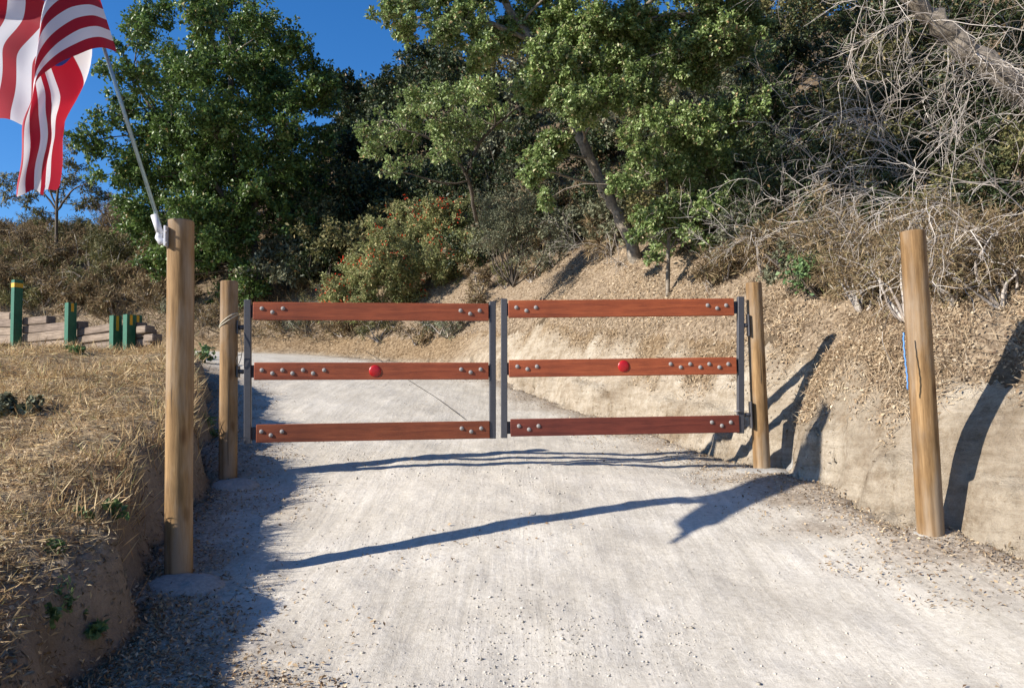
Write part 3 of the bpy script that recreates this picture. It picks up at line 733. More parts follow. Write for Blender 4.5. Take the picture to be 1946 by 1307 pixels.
def tree(name, label, cat, group, trunks, clumps, mleaf, mbark, leafL, nleaf, seed, ntw=14, sides=6, twig_r=0.006, lw=0.6, up=0.6, crown='crown', squash=0.8, flower=None, nsub=5, ksub=0.5):
    """trunks: list of (points, r0, r1); clumps: list of (centre, radius); each clump is broken into nsub sprays of leaves"""
    rng = np.random.default_rng(seed)
    base = trunks[0][0][0]
    root = empty(name, tuple(base), label, cat, group)
    tb = Tubes(sides); allp = []; allr = []
    for pts, r0, r1 in trunks:
        c = crom(pts, 6) if len(pts) > 2 else np.linspace(pts[0], pts[1], 8)
        c = c + rng.normal(size=c.shape) * r0 * 0.12
        rr = np.linspace(r0, r1, len(c)) * (1 + 0.08 * rng.normal(size=len(c)))
        tb.add(c, rr); allp.append(c); allr.append(rr)
    tp = np.vstack(allp); trr = np.concatenate(allr)
    sprays = []
    for c, R in clumps:
        c = np.array(c)
        d = np.linalg.norm(tp - c, axis=1) + 0.8 * np.maximum(tp[:, 2] - c[2], 0)
        i = np.argmin(d)
        if d[i] > 0.05:
            rb = min(trr[i] * 0.5, 0.012 + 0.012 * np.linalg.norm(tp[i] - c))
            tb.add(curve(tp[i], c, rng, 0.16, 7), (rb, twig_r * 1.6), cap=False)
        for q in range(nsub):
            dd = rand_dir(rng, 1)[0] * np.array([1, 1, 0.85]); sc = c + dd * R * rng.uniform(0.3, 0.95)
            tb.add(curve(c, sc, rng, 0.15, 4), (twig_r * 1.6, twig_r), cap=False)
            sprays.append((sc, R * ksub * rng.uniform(0.6, 1.35)))
    tot = sum(r * r for _, r in sprays)
    LP, LD, LN = [], [], []
    for c, r in sprays:
        n = max(3, int(ntw))
        dirs = rand_dir(rng, n); dirs[:, 2] = dirs[:, 2] * squash + 0.08
        rad = r * rng.uniform(0.5, 1.25, n)
        starts = c + rng.normal(size=(n, 3)) * r * 0.18
        ends = c + dirs * rad[:, None]
        for a, b in zip(starts[:n // 2 + 1], ends):
            tb.add(curve(a, b, rng, 0.12, 3), (twig_r * .8, twig_r * 0.3), cap=False)
        nl = max(2, int(nleaf * r * r / tot))
        k = rng.integers(0, n, nl); t = rng.uniform(0.3, 1.12, nl) ** 0.8
        pos = starts[k] + (ends[k] - starts[k]) * t[:, None] + rng.normal(size=(nl, 3)) * r * 0.11
        outw = unit(pos - c)
        LP.append(pos); LN.append(unit(outw * 0.7 + np.array([0, 0, up]) + rng.normal(size=(nl, 3)) * 0.55))
        LD.append(unit(rng.normal(size=(nl, 3)) + outw * 0.6 + np.array([0, 0, -0.15])))
    tb.build('trunk' if cat == 'tree' else 'stems', mbark, root)
    P, D, Nn = np.vstack(LP), np.vstack(LD), np.vstack(LN)
    L = leafL * rng.uniform(0.6, 1.35, len(P))
    V, Fc = leaf_geo(P, D, Nn, L, L * lw * rng.uniform(0.8, 1.2, len(P)))
    np_mesh(crown, V, Fc, mleaf, root)
    if flower:
        k = rng.integers(0, len(sprays), flower // 6 + 1); FP = []
        for q in k:
            c, r = sprays[q]; d = rand_dir(rng, 1)[0]; d[2] = abs(d[2]) * .9; d[1] = -abs(d[1])
            FP.append(np.array(c) + d * r * 1.1 + rng.normal(size=(6, 3)) * 0.06)
        FP = np.vstack(FP)
        V, Fc = leaf_geo(FP, rand_dir(rng, len(FP)), rand_dir(rng, len(FP)), np.full(len(FP), 0.06), np.full(len(FP), 0.035))
        tag(np_mesh('flowers', V, Fc, M['flower'], root), kind='stuff')
    return root

def CL_(lst, y, seed=0, jit=0.0):
    """clump list from photo pixels: (px, py, radius px[, depth offset])"""
    r = np.random.default_rng(seed); out = []
    for q in lst:
        d = y + (q[3] if len(q) > 3 else 0) + r.normal() * jit
        out.append((np.array(tuple(at(q[0], q[1], d))), q[2] / F * d))
    return out

def W(px, py, y): return tuple(at(px, py, y))

# ---- the big dark oak beyond the bend
g = pg(500, 590); OY = g.y + 0.6
gb = W(497, 575, OY); gb = (gb[0], gb[1], gz(gb[0], gb[1]) - 0.1)
big = [(285, 55, 60), (350, 30, 60), (430, 20, 60), (500, 60, 62), (555, 95, 55), (595, 140, 42), (250, 130, 55), (330, 130, 75), (420, 120, 80), (500, 160, 75), (570, 190, 60), (240, 210, 62), (185, 265, 45), (320, 235, 80), (420, 235, 80), (510, 250, 80), (590, 260, 55), (225, 330, 55), (300, 330, 80), (400, 335, 85), (500, 345, 85), (580, 350, 60), (280, 420, 60), (360, 425, 70), (450, 440, 75), (540, 440, 65), (400, 510, 60), (480, 520, 55), (330, 490, 55), (550, 520, 45), (260, 60, 36), (615, 165, 30), (470, -40, 70), (370, -50, 70), (290, 510, 40), (430, 560, 40)]
cl = CL_(big, OY - 0.5, 3, 1.3) + CL_([(330, 150, 90, 3), (450, 150, 100, 3), (400, 300, 110, 3), (500, 350, 100, 3), (330, 400, 80, 3), (560, 300, 80, 3)], OY, 4, 0.5)
trk = [([gb, W(492, 520, OY), W(478, 450, OY), W(455, 340, OY), W(440, 220, OY), W(440, 80, OY)], 0.21, 0.05),
       ([W(478, 450, OY), W(400, 340, OY - .6), W(320, 250, OY - .8), W(260, 160, OY - .5)], 0.13, 0.03),
       ([W(470, 420, OY), W(530, 300, OY), W(580, 200, OY)], 0.12, 0.03),
       ([gb, W(525, 520, OY), W(560, 430, OY)], 0.10, 0.03)]
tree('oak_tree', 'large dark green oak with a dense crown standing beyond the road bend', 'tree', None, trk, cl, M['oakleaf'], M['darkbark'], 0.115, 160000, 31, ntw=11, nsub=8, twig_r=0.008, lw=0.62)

# ---- small sparse tree on the hill crest
by = 30.0; b0 = at(108, 440, by); b0.z = gz(b0.x, b0.y); print('sparse', b0)
cl = CL_([(60, 370, 28), (35, 350, 24), (95, 330, 30), (130, 310, 30), (160, 345, 28), (185, 370, 22), (20, 375, 22), (120, 360, 30), (75, 405, 24), (150, 390, 25), (100, 285, 22), (140, 280, 18), (5, 345, 18)], by, 6, 0.5)
trk = [([tuple(b0 - Vector((0, 0, .1))), W(108, 390, by), W(112, 340, by), W(118, 280, by)], 0.07, 0.015),
       ([W(108, 400, by), W(80, 365, by), W(40, 345, by)], 0.045, 0.01), ([W(109, 400, by), W(140, 360, by), W(178, 345, by)], 0.045, 0.01), ([W(108, 395, by), W(90, 350, by), W(80, 315, by)], 0.04, 0.01)]
tree('sparse_tree', 'small thin-leaved tree with bare upright limbs on the crest of the dry hill', 'tree', None, trk, cl, M['olive'], M['darkbark'], 0.14, 5000, 33, ntw=9, twig_r=0.007, lw=0.3)

# ---- trees on the far ridge
ridge = [(655, 185, 42, 46), (705, 195, 40, 48), (690, 235, 45, 44), (765, 165, 45, 50), (800, 130, 50, 52), (850, 120, 60, 54), (745, 220, 50, 46), (820, 190, 60, 50), (640, 270, 50, 36), (700, 290, 55, 38), (900, 150, 60, 52)]
for i, (px, py, r, d) in enumerate(ridge):
    c = at(px, py, d); R = r / F * d
    g = gz(c.x, c.y)
    base = (c.x, c.y, min(g, c.z - R * 0.9) - 0.2)
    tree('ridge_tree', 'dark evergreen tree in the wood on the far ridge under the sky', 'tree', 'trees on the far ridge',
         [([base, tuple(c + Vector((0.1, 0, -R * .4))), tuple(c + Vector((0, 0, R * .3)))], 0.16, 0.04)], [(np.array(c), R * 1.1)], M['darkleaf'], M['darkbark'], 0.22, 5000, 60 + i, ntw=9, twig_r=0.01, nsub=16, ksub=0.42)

# ---- leaning tree on the right slope: grey trunk, wide pale crown
TYY = pg(1212, 492).y; print('lean', TYY)
tb0 = W(1218, 500, TYY); tb0 = (tb0[0], tb0[1], min(tb0[2], gz(tb0[0], tb0[1])) - 0.15)
trk = [([tb0, W(1185, 430, TYY), W(1150, 365, TYY), W(1108, 270, TYY), W(1062, 180, TYY), W(1005, 75, TYY), W(950, -10, TYY), W(880, -120, TYY)], 0.0088 * TYY, 0.05),
       ([W(1090, 235, TYY), W(1150, 120, TYY), W(1220, 20, TYY), W(1300, -60, TYY)], 0.07, 0.025),
       ([W(1005, 75, TYY), W(920, 40, TYY - .2), W(830, 30, TYY - .2), W(760, 40, TYY - .2)], 0.045, 0.015),
       ([W(950, -10, TYY), W(880, 0, TYY - .3), W(770, 0, TYY - .3)], 0.035, 0.012)]
lean = [(735, 25, 34, -.3), (785, 55, 34), (775, 10, 34), (830, 15, 45), (850, 70, 38), (900, 40, 50), (915, 100, 40), (960, 60, 55), (1010, 20, 50), (1060, 60, 60, -.4), (1120, 40, 60, -.4), (1040, 130, 60, -.5), (1110, 130, 62, -.5), (1180, 100, 65, -.4), (1180, 30, 60), (1250, 60, 65), (1310, 30, 60), (1010, 200, 45, -.5), (1080, 210, 55, -.6), (1160, 195, 50, -.6), (1230, 170, 65, -.5), (1300, 130, 62, -.3), (1370, 80, 60), (1040, 275, 45, -.6), (1010, 330, 30, -.5), (1420, 40, 50), (870, -60, 70), (980, -70, 80), (1100, -80, 80), (1220, -70, 80), (1350, -60, 80)]
cl = CL_(lean, TYY - .2, 8, 0.45)
tree('leaning_tree', 'grey leaning trunk with a wide pale green crown on the slope behind the gate', 'tree', None, trk, cl, M['paleleaf'], M['bark'], 0.0048 * TYY, 165000, 35, nsub=11, ksub=0.5, ntw=10, twig_r=0.005, lw=0.6)

# ---- young tree in front of it with a thin straight stem
g = pg(1268, 566); YY = g.y
trk = [([tuple(g - Vector((0, 0, .1))), W(1270, 500, YY), W(1271, 430, YY), W(1268, 350, YY), W(1262, 250, YY)], 0.036, 0.012),
       ([W(1270, 480, YY), W(1300, 430, YY), W(1350, 380, YY)], 0.015, 0.006)]
young = [(1215, 265, 42), (1260, 240, 55), (1320, 240, 52), (1380, 220, 45), (1230, 330, 48), (1290, 320, 55), (1350, 310, 52), (1410, 290, 40), (1225, 405, 26), (1260, 390, 45), (1330, 390, 45), (1390, 370, 40), (1040, 380, 26, .3), (1250, 440, 30), (1310, 440, 28), (1350, 460, 24), (1395, 440, 28), (1210, 450, 18), (1240, 490, 18), (1440, 400, 26), (1180, 350, 24), (1420, 345, 30), (1430, 200, 35)]
cl = CL_(young, YY - .1, 10, 0.3)
tree('young_tree', 'young pale-leaved tree with a thin straight stem growing from the litter slope', 'tree', None, trk, cl, M['paleleaf'], M['bark'], 0.05, 42000, 36, nsub=7, ksub=0.5, ntw=10, twig_r=0.004, lw=0.62)

# ---- pale leafy tree reaching out over the shade, left of the leaning trunk
g = pg(905, 400); PYY = 14.0
trk = [([tuple(W(905, 420, PYY + .5)), W(885, 330, PYY), W(830, 270, PYY), W(760, 245, PYY - .2)], 0.04, 0.012), ([W(885, 330, PYY), W(920, 260, PYY), W(990, 200, PYY)], 0.05, 0.015)]
cl = CL_([(690, 250, 30), (725, 230, 38), (770, 220, 42), (720, 280, 36), (775, 275, 42), (830, 230, 45), (835, 290, 42), (745, 325, 26), (880, 250, 45), (880, 190, 45), (830, 180, 40), (930, 220, 45), (930, 170, 45), (780, 180, 30)], PYY, 12, 0.5)
tree('spreading_tree', 'pale green spreading small tree reaching over the dark hollow above the flowering bush', 'tree', None, trk, cl, M['paleleaf'], M['darkbark'], 0.065, 12000, 37, nsub=7, ntw=10, twig_r=0.005, lw=0.55)

# ---- shrubs
def shrub(name, label, group, px, py, wpx, hpx, mleaf, leafL, dens, seed, mstem='darkbark', n=9, depth=None, lw=0.5, k=0.45, flower=None, cat='shrub', ntw=9, lift=0.0, twr=0.004):
    g = pg(px, py) if depth is None else at(px, py, depth)
    y = g.y; rng = np.random.default_rng(seed)
    w, h = wpx / F * y / 2, hpx / F * y
    cls = []; trk = []
    gb = np.array([g.x, g.y, g.z - 0.05])
    for i in range(n):
        a = rng.uniform(0, 2 * math.pi); q = math.sqrt(rng.uniform(0, 1))
        x, yy = math.cos(a) * q * w * .8, math.sin(a) * q * w * .6
        hh = h * (1 - 0.55 * q * q) * rng.uniform(0.45, 0.85)
        bx, byy = gb[0] + x, gb[1] + yy
        gl = gz(bx, byy)
        c = np.array([bx, byy, max(gl, gb[2]) * 0.5 + 0.5 * gb[2] + hh + lift])
        cls.append((c, max(w, h) * k * rng.uniform(0.7, 1.1)))
        trk.append(([tuple(gb), tuple((gb + c) / 2 + rng.normal(size=3) * 0.06 * h), tuple(c)], 0.02, 0.006))
    return tree(name, label, cat, group, trk, cls, mleaf, M[mstem], leafL, dens, seed + 2, nsub=3, ksub=0.6, ntw=ntw, sides=4, twig_r=twr, lw=lw, crown='foliage', flower=flower)

# flowering bush as a long mound
fb = pg(760, 600); fy = fb.y + 0.4
cl = CL_([(640, 560, 34), (680, 520, 44), (690, 575, 36), (730, 480, 48), (740, 545, 50), (790, 440, 46), (800, 505, 56), (800, 570, 44), (850, 430, 44), (860, 490, 54), (860, 560, 46), (905, 470, 44), (910, 540, 44), (770, 400, 30), (840, 395, 30), (615, 590, 24), (660, 590, 26), (885, 410, 34), (720, 440, 30), (760, 520, 50), (830, 450, 50), (880, 520, 50), (660, 545, 34), (930, 500, 40), (930, 560, 36)], fy, 14, 0.35)
trk = [([tuple(fb - Vector((0, 0, .05))), W(760, 560, fy), W(790, 470, fy)], 0.03, 0.01), ([tuple(fb), W(700, 560, fy), W(670, 530, fy)], 0.025, 0.008), ([tuple(fb), W(840, 550, fy), W(880, 470, fy)], 0.025, 0.008)]
tree('flowering_bush', 'wide sprawling bush dotted with orange-red flowers above the road edge', 'shrub', None, trk, cl, M['bushleaf'], M['darkbark'], 0.08, 110000, 38, nsub=11, ntw=10, twig_r=0.004, lw=0.32, crown='foliage', flower=1500)
shrub('grey_shrub', 'grey-green upright shrub between the flowering bush and the litter slope', None, 975, 540, 190, 230, M['greyleaf'], 0.05, 14000, 200, n=13, k=0.3, lw=0.35, depth=15.2, lift=0.1)
shrub('grey_shrub', 'small grey-green shrub at the foot of the dead brush behind the right gate post', None, 1560, 560, 130, 120, M['weed'], 0.05, 900, 204, n=7, k=0.35, lw=0.7)

# evergreen scrub that clothes the right slope
SC = []
_r = np.random.default_rng(5)
for row, py in enumerate((60, 150, 235, 320, 400, 470, 530)):
    for px in range(540 + 45 * (row % 2), 2000, 92):
        if py > 420 and 1020 < px < 1500: continue
        if py > 440 and 700 < px < 900: continue
        if py > 500 and 640 < px < 1540: continue
        if (py < 200 and px < 830) or (px < 600 and py < 380): continue
        w = _r.uniform(130, 190); mk = _r.choice(['darkleaf', 'darkleaf', 'greyleaf', 'olive'] if px < 1400 else ['darkleaf', 'darkleaf', 'darkleaf', 'darkleaf', 'darkleaf', 'olive'])  # right-hand bushes mostly dark-leaved: the thicket's shade is put into their colour
        SC.append((px + _r.uniform(-25, 25), py + _r.uniform(-20, 20), w, w * _r.uniform(.85, 1.15), str(mk)))
SC += [(1320, 445, 120, 110, 'pale'), (1400, 455, 120, 110, 'greyleaf'), (1385, 400, 130, 120, 'pale'), (1470, 420, 130, 130, 'greyleaf'), (1450, 490, 120, 90, 'stalk'), (1530, 500, 130, 110, 'greyleaf'), (1605, 530, 120, 90, 'stalk'), (1100, 440, 110, 100, 'greyleaf'), (1045, 440, 110, 110, 'stalk'), (1160, 455, 110, 80, 'stalk'), (1380, 510, 100, 70, 'stalk'), (1700, 520, 120, 80, 'stalk'), (1820, 530, 120, 80, 'stalk'), (1450, 330, 140, 140, 'pale'), (1440, 230, 140, 150, 'pale')]
look = {'pale': 'pale-leaved bush', 'dry': 'dry stalky brush clump', 'greyleaf': 'grey-green scrub bush', 'darkleaf': 'shade-darkened evergreen scrub bush', 'olive': 'olive scrub bush with dry leaves'}
def spot(px, py):
    if px < 760: return 'in the shaded hollow beyond the big oak'
    if px < 1000: return 'on the slope above the flowering bush'
    if px < 1200: return 'on the slope around the leaning grey trunk'
    if px < 1450: return 'on the slope behind the young tree'
    if px < 1680: return 'on the slope above the right gate post'
    return 'under the heavy grey limb'
for i, (px, py, w, h, mk) in enumerate(SC):
    g = pg(px, py + h * 0.3)
    if g.y > 45: continue
    dry = mk == 'stalk' or (py > 440 and px > 1480 and mk != 'greyleaf')
    if dry: mk = 'dry'
    lb = look[mk] + ' ' + spot(px, py)
    shrub('scrub_bush', lb, lb + ' group', px, py + h * 0.3, w, h, M['paleleaf' if mk == 'pale' else mk], 0.0052 * max(5.5, g.y) * (2.4 if dry else 1), 2600 if dry else 5200, 300 + i * 5, n=8, k=0.42, lw=0.09 if dry else 0.5, ntw=7, mstem='twig' if dry else 'darkbark')

# dry brush on the hill behind the timber wall, and along the far road edge
DRY = [(x + random.uniform(-14, 14), y + random.uniform(-8, 8), random.uniform(80, 130), random.uniform(50, 85)) for y in (450, 485, 520, 555, 590) for x in range(-10, 330, 48) if not (y < 470 and x > 330)]
for i, (px, py, w, h) in enumerate(DRY):
    mk = random.choice(['dry', 'dry', 'olive', 'dry'])
    lb = {'dry': 'dry tan brush clump on the hill behind the timber wall', 'olive': 'olive green brush clump on the hill behind the timber wall'}[mk]
    shrub('brush_clump', lb, 'brush clumps on the dry hill (%s)' % mk, px, py, w, h, M[mk], 0.18, 2200, 600 + i * 5, n=6, k=0.4, lw=0.16, ntw=7, mstem='twig', twr=0.006)
for i, (px, py, w, h) in enumerate([(915, 560, 90, 60), (960, 548, 90, 60), (1010, 535, 90, 60), (1055, 505, 80, 60), (390, 618, 80, 50), (440, 612, 80, 60), (520, 625, 90, 45), (580, 630, 90, 50), (650, 640, 90, 50), (720, 650, 90, 50), (790, 655, 90, 60), (850, 640, 90, 60), (900, 610, 90, 60), (610, 600, 90, 60), (700, 615, 90, 60), (330, 610, 80, 60), (480, 590, 70, 60)]):
    mk = ['dry', 'olive', 'dry', 'greyleaf'][i % 4]
    lb = {'dry': 'low dry tan brush along the far edge of the road', 'olive': 'low olive green plant along the far edge of the road', 'greyleaf': 'low grey-green plant along the far edge of the road'}[mk]
    shrub('verge_plant', lb, 'verge plants (%s)' % mk, px, py, w, h, M[mk], 0.09, 1600, 900 + i * 5, n=6, k=0.4, lw=0.22, ntw=7, mstem='twig')

# ---- dead brush: bare pale twigs arching out of the slope
def grow(tb, p, d, L, r, lvl, rng, grav):
    n = 6; pts = [np.array(p, float)]; d = unit(np.array(d, float))
    for i in range(n - 1):
        d = unit(d + rng.normal(size=3) * 0.20 + np.array([0, 0, grav]))
        pts.append(pts[-1] + d * L / (n - 1))
    tb.add(pts, (r, r * 0.45), cap=False)
    if lvl <= 0: return
    for _ in range(rng.integers(3, 6)):
        k = rng.integers(1, n); nd = unit((pts[k] - pts[k - 1])); nd = unit(nd + unit(rng.normal(size=3)) * 0.75)
        grow(tb, pts[k], nd, L * rng.uniform(0.4, 0.68), r * 0.6, lvl - 1, rng, grav)

DB = [(1700, 420, .9), (1780, 450, .9), (1860, 440, .9), (1930, 470, .8), (1640, 470, .8), (1580, 440, .9), (1800, 360, 1.1), (1880, 330, 1.1), (1720, 300, 1.2), (1620, 330, 1.1), (1940, 260, 1.2), (1820, 230, 1.2), (1530, 480, .8), (1460, 470, .7), (1400, 500, .6), (1350, 490, .6), (1900, 400, 1.0), (1750, 380, 1.0), (1680, 500, .6), (1560, 520, .6), (1480, 330, 1.0), (1110, 470, .6), (1050, 440, .7), (1180, 500, .5), (1500, 200, 1.1), (1860, 520, .6), (1780, 520, .5), (1940, 540, .5)]
for i, (px, py, s) in enumerate(DB):
    rng = np.random.default_rng(1500 + i)
    g = pg(px, py); g = np.array(g)
    root = empty('dead_bush', g, 'bare grey dead bush of tangled twigs ' + spot(px, py), 'dead bush', 'dead twiggy bushes ' + spot(px, py))
    tb = Tubes(3)
    for j in range(rng.integers(5, 8)):
        d = np.array([rng.normal() * .6 - .35, rng.normal() * .45 - .45, rng.uniform(.3, 1.0)])
        grow(tb, g + rng.normal(size=3) * np.array([.12, .12, .0]), d, 1.05 * s * rng.uniform(.7, 1.3), 0.0072 * (0.6 + .4 * s), 2, rng, -0.07)
    tb.build('twigs', M['twig'], root)

# ---- heavy grey limb crossing the upper right, with bare hanging twigs and an unseen crown laid out to shade the slope
LB = [W(2080, 300, 7.6), W(1950, 185, 7.4), W(1880, 125, 7.3), W(1810, 65, 7.25), W(1740, 5, 7.2), W(1660, -70, 7.1), W(1560, -160, 7.0)]
tb0 = W(2240, 480, 8.0); gbz = gz(tb0[0], tb0[1])
trk = [([(tb0[0], tb0[1], gbz - 0.2), W(2170, 400, 7.8)] + LB, 0.17, 0.05),
       ([W(1950, 185, 7.4), W(1990, 60, 7.6), W(1960, -60, 7.7), W(1900, -200, 7.8)], 0.09, 0.03),
       ([W(1740, 5, 7.2), W(1690, -120, 7.3), W(1560, -260, 7.2)], 0.05, 0.02)]
cl = []  # crown clumps set sunward, out of view, so they shade the slope
_r = np.random.default_rng(20)
for px in range(1440, 1800, 60):
    for py in range(60, 440, 75):
        T = np.array(pg(px + _r.uniform(-20, 20), py)); T[2] += 0.5
        for t in np.arange(1.5, 9, 0.1):
            q = T + np.array(SUN_DIR) * t
            pr = ROT.transposed() @ (Vector(q) - Vector((0, 0, CAMZ)))
            if CY - F * pr.y / -pr.z < -75: break
        cl.append((T + np.array(SUN_DIR) * (t + _r.uniform(0.0, 1.2)), _r.uniform(0.38, 0.55)))
cl += CL_([(1500, -200, 90), (1650, -220, 100), (1800, -220, 100), (1950, -240, 100)], 7.2, 20, 0.3)
cmin = min(c[0][0] for c in cl); print('overhang', len(cl), cmin)
e0 = np.array(LB[-1]); e1 = np.mean([c for c, r in cl], axis=0)
trk.append(([tuple(e0), tuple(e0 * .5 + e1 * .5 + np.array([0, 0, .3])), tuple(e1), tuple(e1 + (e1 - e0) * .35)], 0.06, 0.02))
lt = tree('overhanging_oak', 'oak with a heavy grey limb slanting across the bare brush, its unseen crown overhead shading the slope', 'tree', None, trk, cl, M['darkleaf'], M['bark'], 0.065, 90000, 39, ntw=9, sides=10, twig_r=0.005)
tb = Tubes(3); rng = np.random.default_rng(77)
limb = crom(LB[1:6], 12)
for j in range(26):
    p = limb[rng.integers(0, len(limb))]
    grow(tb, p + rng.normal(size=3) * .05, np.array([rng.normal() * .8 - .2, rng.normal() * .5 - .35, rng.uniform(-1.0, .4)]), rng.uniform(.5, 1.25), 0.0062, 2, rng, -0.03)
tb.build('bare_twigs', M['twig'], lt)

# ------------------------------------------------------------------ timber retaining wall with green steel posts
WA, WB = at(-60, 640, 18.9), at(292, 652, 15.3)
wdir = Vector((WB.x - WA.x, WB.y - WA.y, 0)); WL = wdir.length; wdir.normalize()
wn_ = Vector((wdir.y, -wdir.x, 0))           # faces the camera side
wall = empty('retaining_wall', at(150, 690, 16.8), 'low retaining wall of stacked weathered timber ties behind the green posts', 'wall')
def wpt(px, py, off=0.0):
    """point on the wall plane seen through a pixel"""
    d = ray(px, py); nrm = wn_; o = Vector((0, 0, CAMZ)); t = (WA + wn_ * off - o).dot(nrm) / d.dot(nrm)
    return o + d * t
ties = [(-40, 18, 592, 607, 594, 607), (-40, 24, 607, 622, 607, 621), (-40, 24, 623, 638, 623, 637), (-40, 24, 639, 655, 638, 652),
        (42, 88, 604, 618, 600, 614), (42, 150, 619, 634, 610, 625), (42, 128, 635, 651, 626, 643), (60, 128, 651, 661, 644, 657),
        (138, 210, 627, 640, 614, 629), (138, 218, 641, 654, 630, 644), (150, 218, 655, 668, 645, 661), (160, 222, 669, 680, 662, 676),
        (222, 262, 618, 632, 612, 626), (220, 280, 633, 648, 624, 640), (222, 288, 649, 663, 641, 655), (258, 276, 620, 634, 618, 632), (272, 290, 636, 650, 634, 648)]
for i, (x0, x1, a0, b0, a1, b1) in enumerate(ties):
    fo = 0.13 if i >= 15 else random.uniform(-0.02, 0.02)
    A = wpt(x0, (a0 + b0) / 2, fo); B = wpt(x1, (a1 + b1) / 2, fo)
    h = ((wpt(x0, a0, fo) - wpt(x0, b0, fo)).length + (wpt(x1, a1, fo) - wpt(x1, b1, fo)).length) / 2
    Mx = span_matrix(A, B); Mx.translation -= wn_ * 0.11
    place('timber_tie', box_mesh('timber_tie', (B - A).length, 0.22, h, 0.015), M['tie'], Mx, wall)
def hpost(px, yt, yb, label, tape, off):
    T, B = wpt(px, yt, off), wpt(px, yb, off)
    root = empty('steel_post', (B.x, B.y, B.z - 0.3), label, 'post', 'green steel posts')
    h = T.z - B.z + 0.4; c = Vector((B.x, B.y, B.z + (T.z - B.z) / 2 - 0.2))
    Rm = Matrix((wdir, -wn_, Vector((0, 0, 1)))).transposed().to_4x4()
    def part(nm, sx, sy, sz, loc, mt):
        Mx = Rm.copy(); Mx.translation = c + wdir * loc[0] - wn_ * loc[1] + Vector((0, 0, loc[2]))
        return place(nm, box_mesh(nm, sx, sy, sz, 0.002), M[mt], Mx, root)
    part('front_flange', 0.135, 0.014, h, (0, -0.085, 0), 'green')
    part('rear_flange', 0.135, 0.014, h, (0, 0.085, 0), 'green')
    web = part('web', 0.012, 0.155, h - 0.002, (0, 0, 0), 'green')
    side = part('side_plate', 0.006, 0.155, h - 0.004, (0.058, 0, 0), 'green')
    if tape == 'band':
        part('yellow_band', 0.141, 0.19, 0.10, (0, 0, h / 2 - 0.12), 'yellow')
    else:
        part('yellow_tape', 0.004, 0.06, tape, (0.064, 0.0, h / 2 - tape / 2 - 0.01), 'yellow')
hpost(30, 533, 652, 'tallest green steel post with a yellow band near its top by the timber wall', 'band', 0.14)
hpost(133, 576, 671, 'green steel post with a short yellow stripe and weeds at its foot', 0.18, 0.14)
hpost(219, 600, 669, 'green steel post with the longest yellow stripe by the timber wall', 0.30, 0.14)
hpost(245, 598, 660, 'green steel post with a short yellow stripe near the end of the timber wall', 0.2, 0.14)
hpost(258, 599, 658, 'narrow green steel post at the end of the timber wall', 0.5, -0.25)

# ------------------------------------------------------------------ ground cover, litter, gravel
def normals(x, y, e=0.03):
    z0 = tfast(x, y)[0]; zx = tfast(x + e, y)[0]; zy = tfast(x, y + e)[0]
    n = np.stack([-(zx - z0) / e, -(zy - z0) / e, np.ones_like(z0)], 1)
    return z0, unit(n)

def visible_mask(x, y, z, m=60):
    R = np.array(ROT); p = np.stack([x, y, z - CAMZ], 1) @ R
    px = CX + F * p[:, 0] / -p[:, 2]; py = CY - F * p[:, 1] / -p[:, 2]
    return (p[:, 2] < -0.5) & (px > -m * 3) & (px < 1946 + m * 3) & (py > -m) & (py < 1307 + m * 4)

def scatter(n, xr, yr, keep, seed, power=1.6):
    rng = np.random.default_rng(seed)
    y = yr[0] * (yr[1] / yr[0]) ** (rng.uniform(0, 1, n) ** (1.0 / 1.0)) if power else rng.uniform(*yr, n)
    x = rng.uniform(-0.75, 0.75, n) * y * 1.0
    ok = (x > xr[0]) & (x < xr[1]); x, y = x[ok], y[ok]
    z, dR, dL, wR, wL, u = tfast(x, y)
    p = keep(x, y, dR, dL, wR, wL, u)
    ok = (rng.uniform(0, 1, len(x)) < p) & visible_mask(x, y, z)
    return x[ok], y[ok], rng

# fallen leaves on the litter slope and along the toe of the cut
def kslope(x, y, dR, dL, wR, wL, u):
    d = (dR > 0.2) * np.clip(ss(0.10, 0.45, u + 0.28 * fbm(x * 1.7, y * 1.7, 21, 4)), 0, 1) * (1 - 0.6 * ss(2.5, 5, u))
    return d * (0.22 + 0.78 * ss(-.35, .35, fbm(x * 2.4, y * 2.4, 31, 4)))
def lay(x, y, rng, L, W_, name, mat, label, lift=0.012, tilt=0.5, fold=0.3):
    z, n = normals(x, y)
    P = np.stack([x, y, z], 1) + n * (lift * rng.uniform(0.1, 1.0, len(x)))[:, None]
    nn = unit(n + rng.normal(size=n.shape) * tilt)
    D = np.cross(nn, rand_dir(rng, len(x)))
    V, Fc = leaf_geo(P, D, nn, L, W_, fold)
    o = np_mesh(name, V, Fc, mat)
    return tag(o, label, 'leaf litter' if 'lea' in name else 'ground cover', None, 'stuff')
x, y, rng = scatter(800000, (-12, 12), (4.0, 24), kslope, 41)
Ln = (0.008 + 0.024 * rng.uniform(0, 1, len(x)) ** 2) * (1 + 0.04 * y)
print('slope litter', len(x))
lay(x, y, rng, Ln, Ln * rng.uniform(.3, .7, len(x)), 'fallen_leaves', M['litter'], 'tan fallen leaves covering the slope above the cut', 0.025, 0.45)
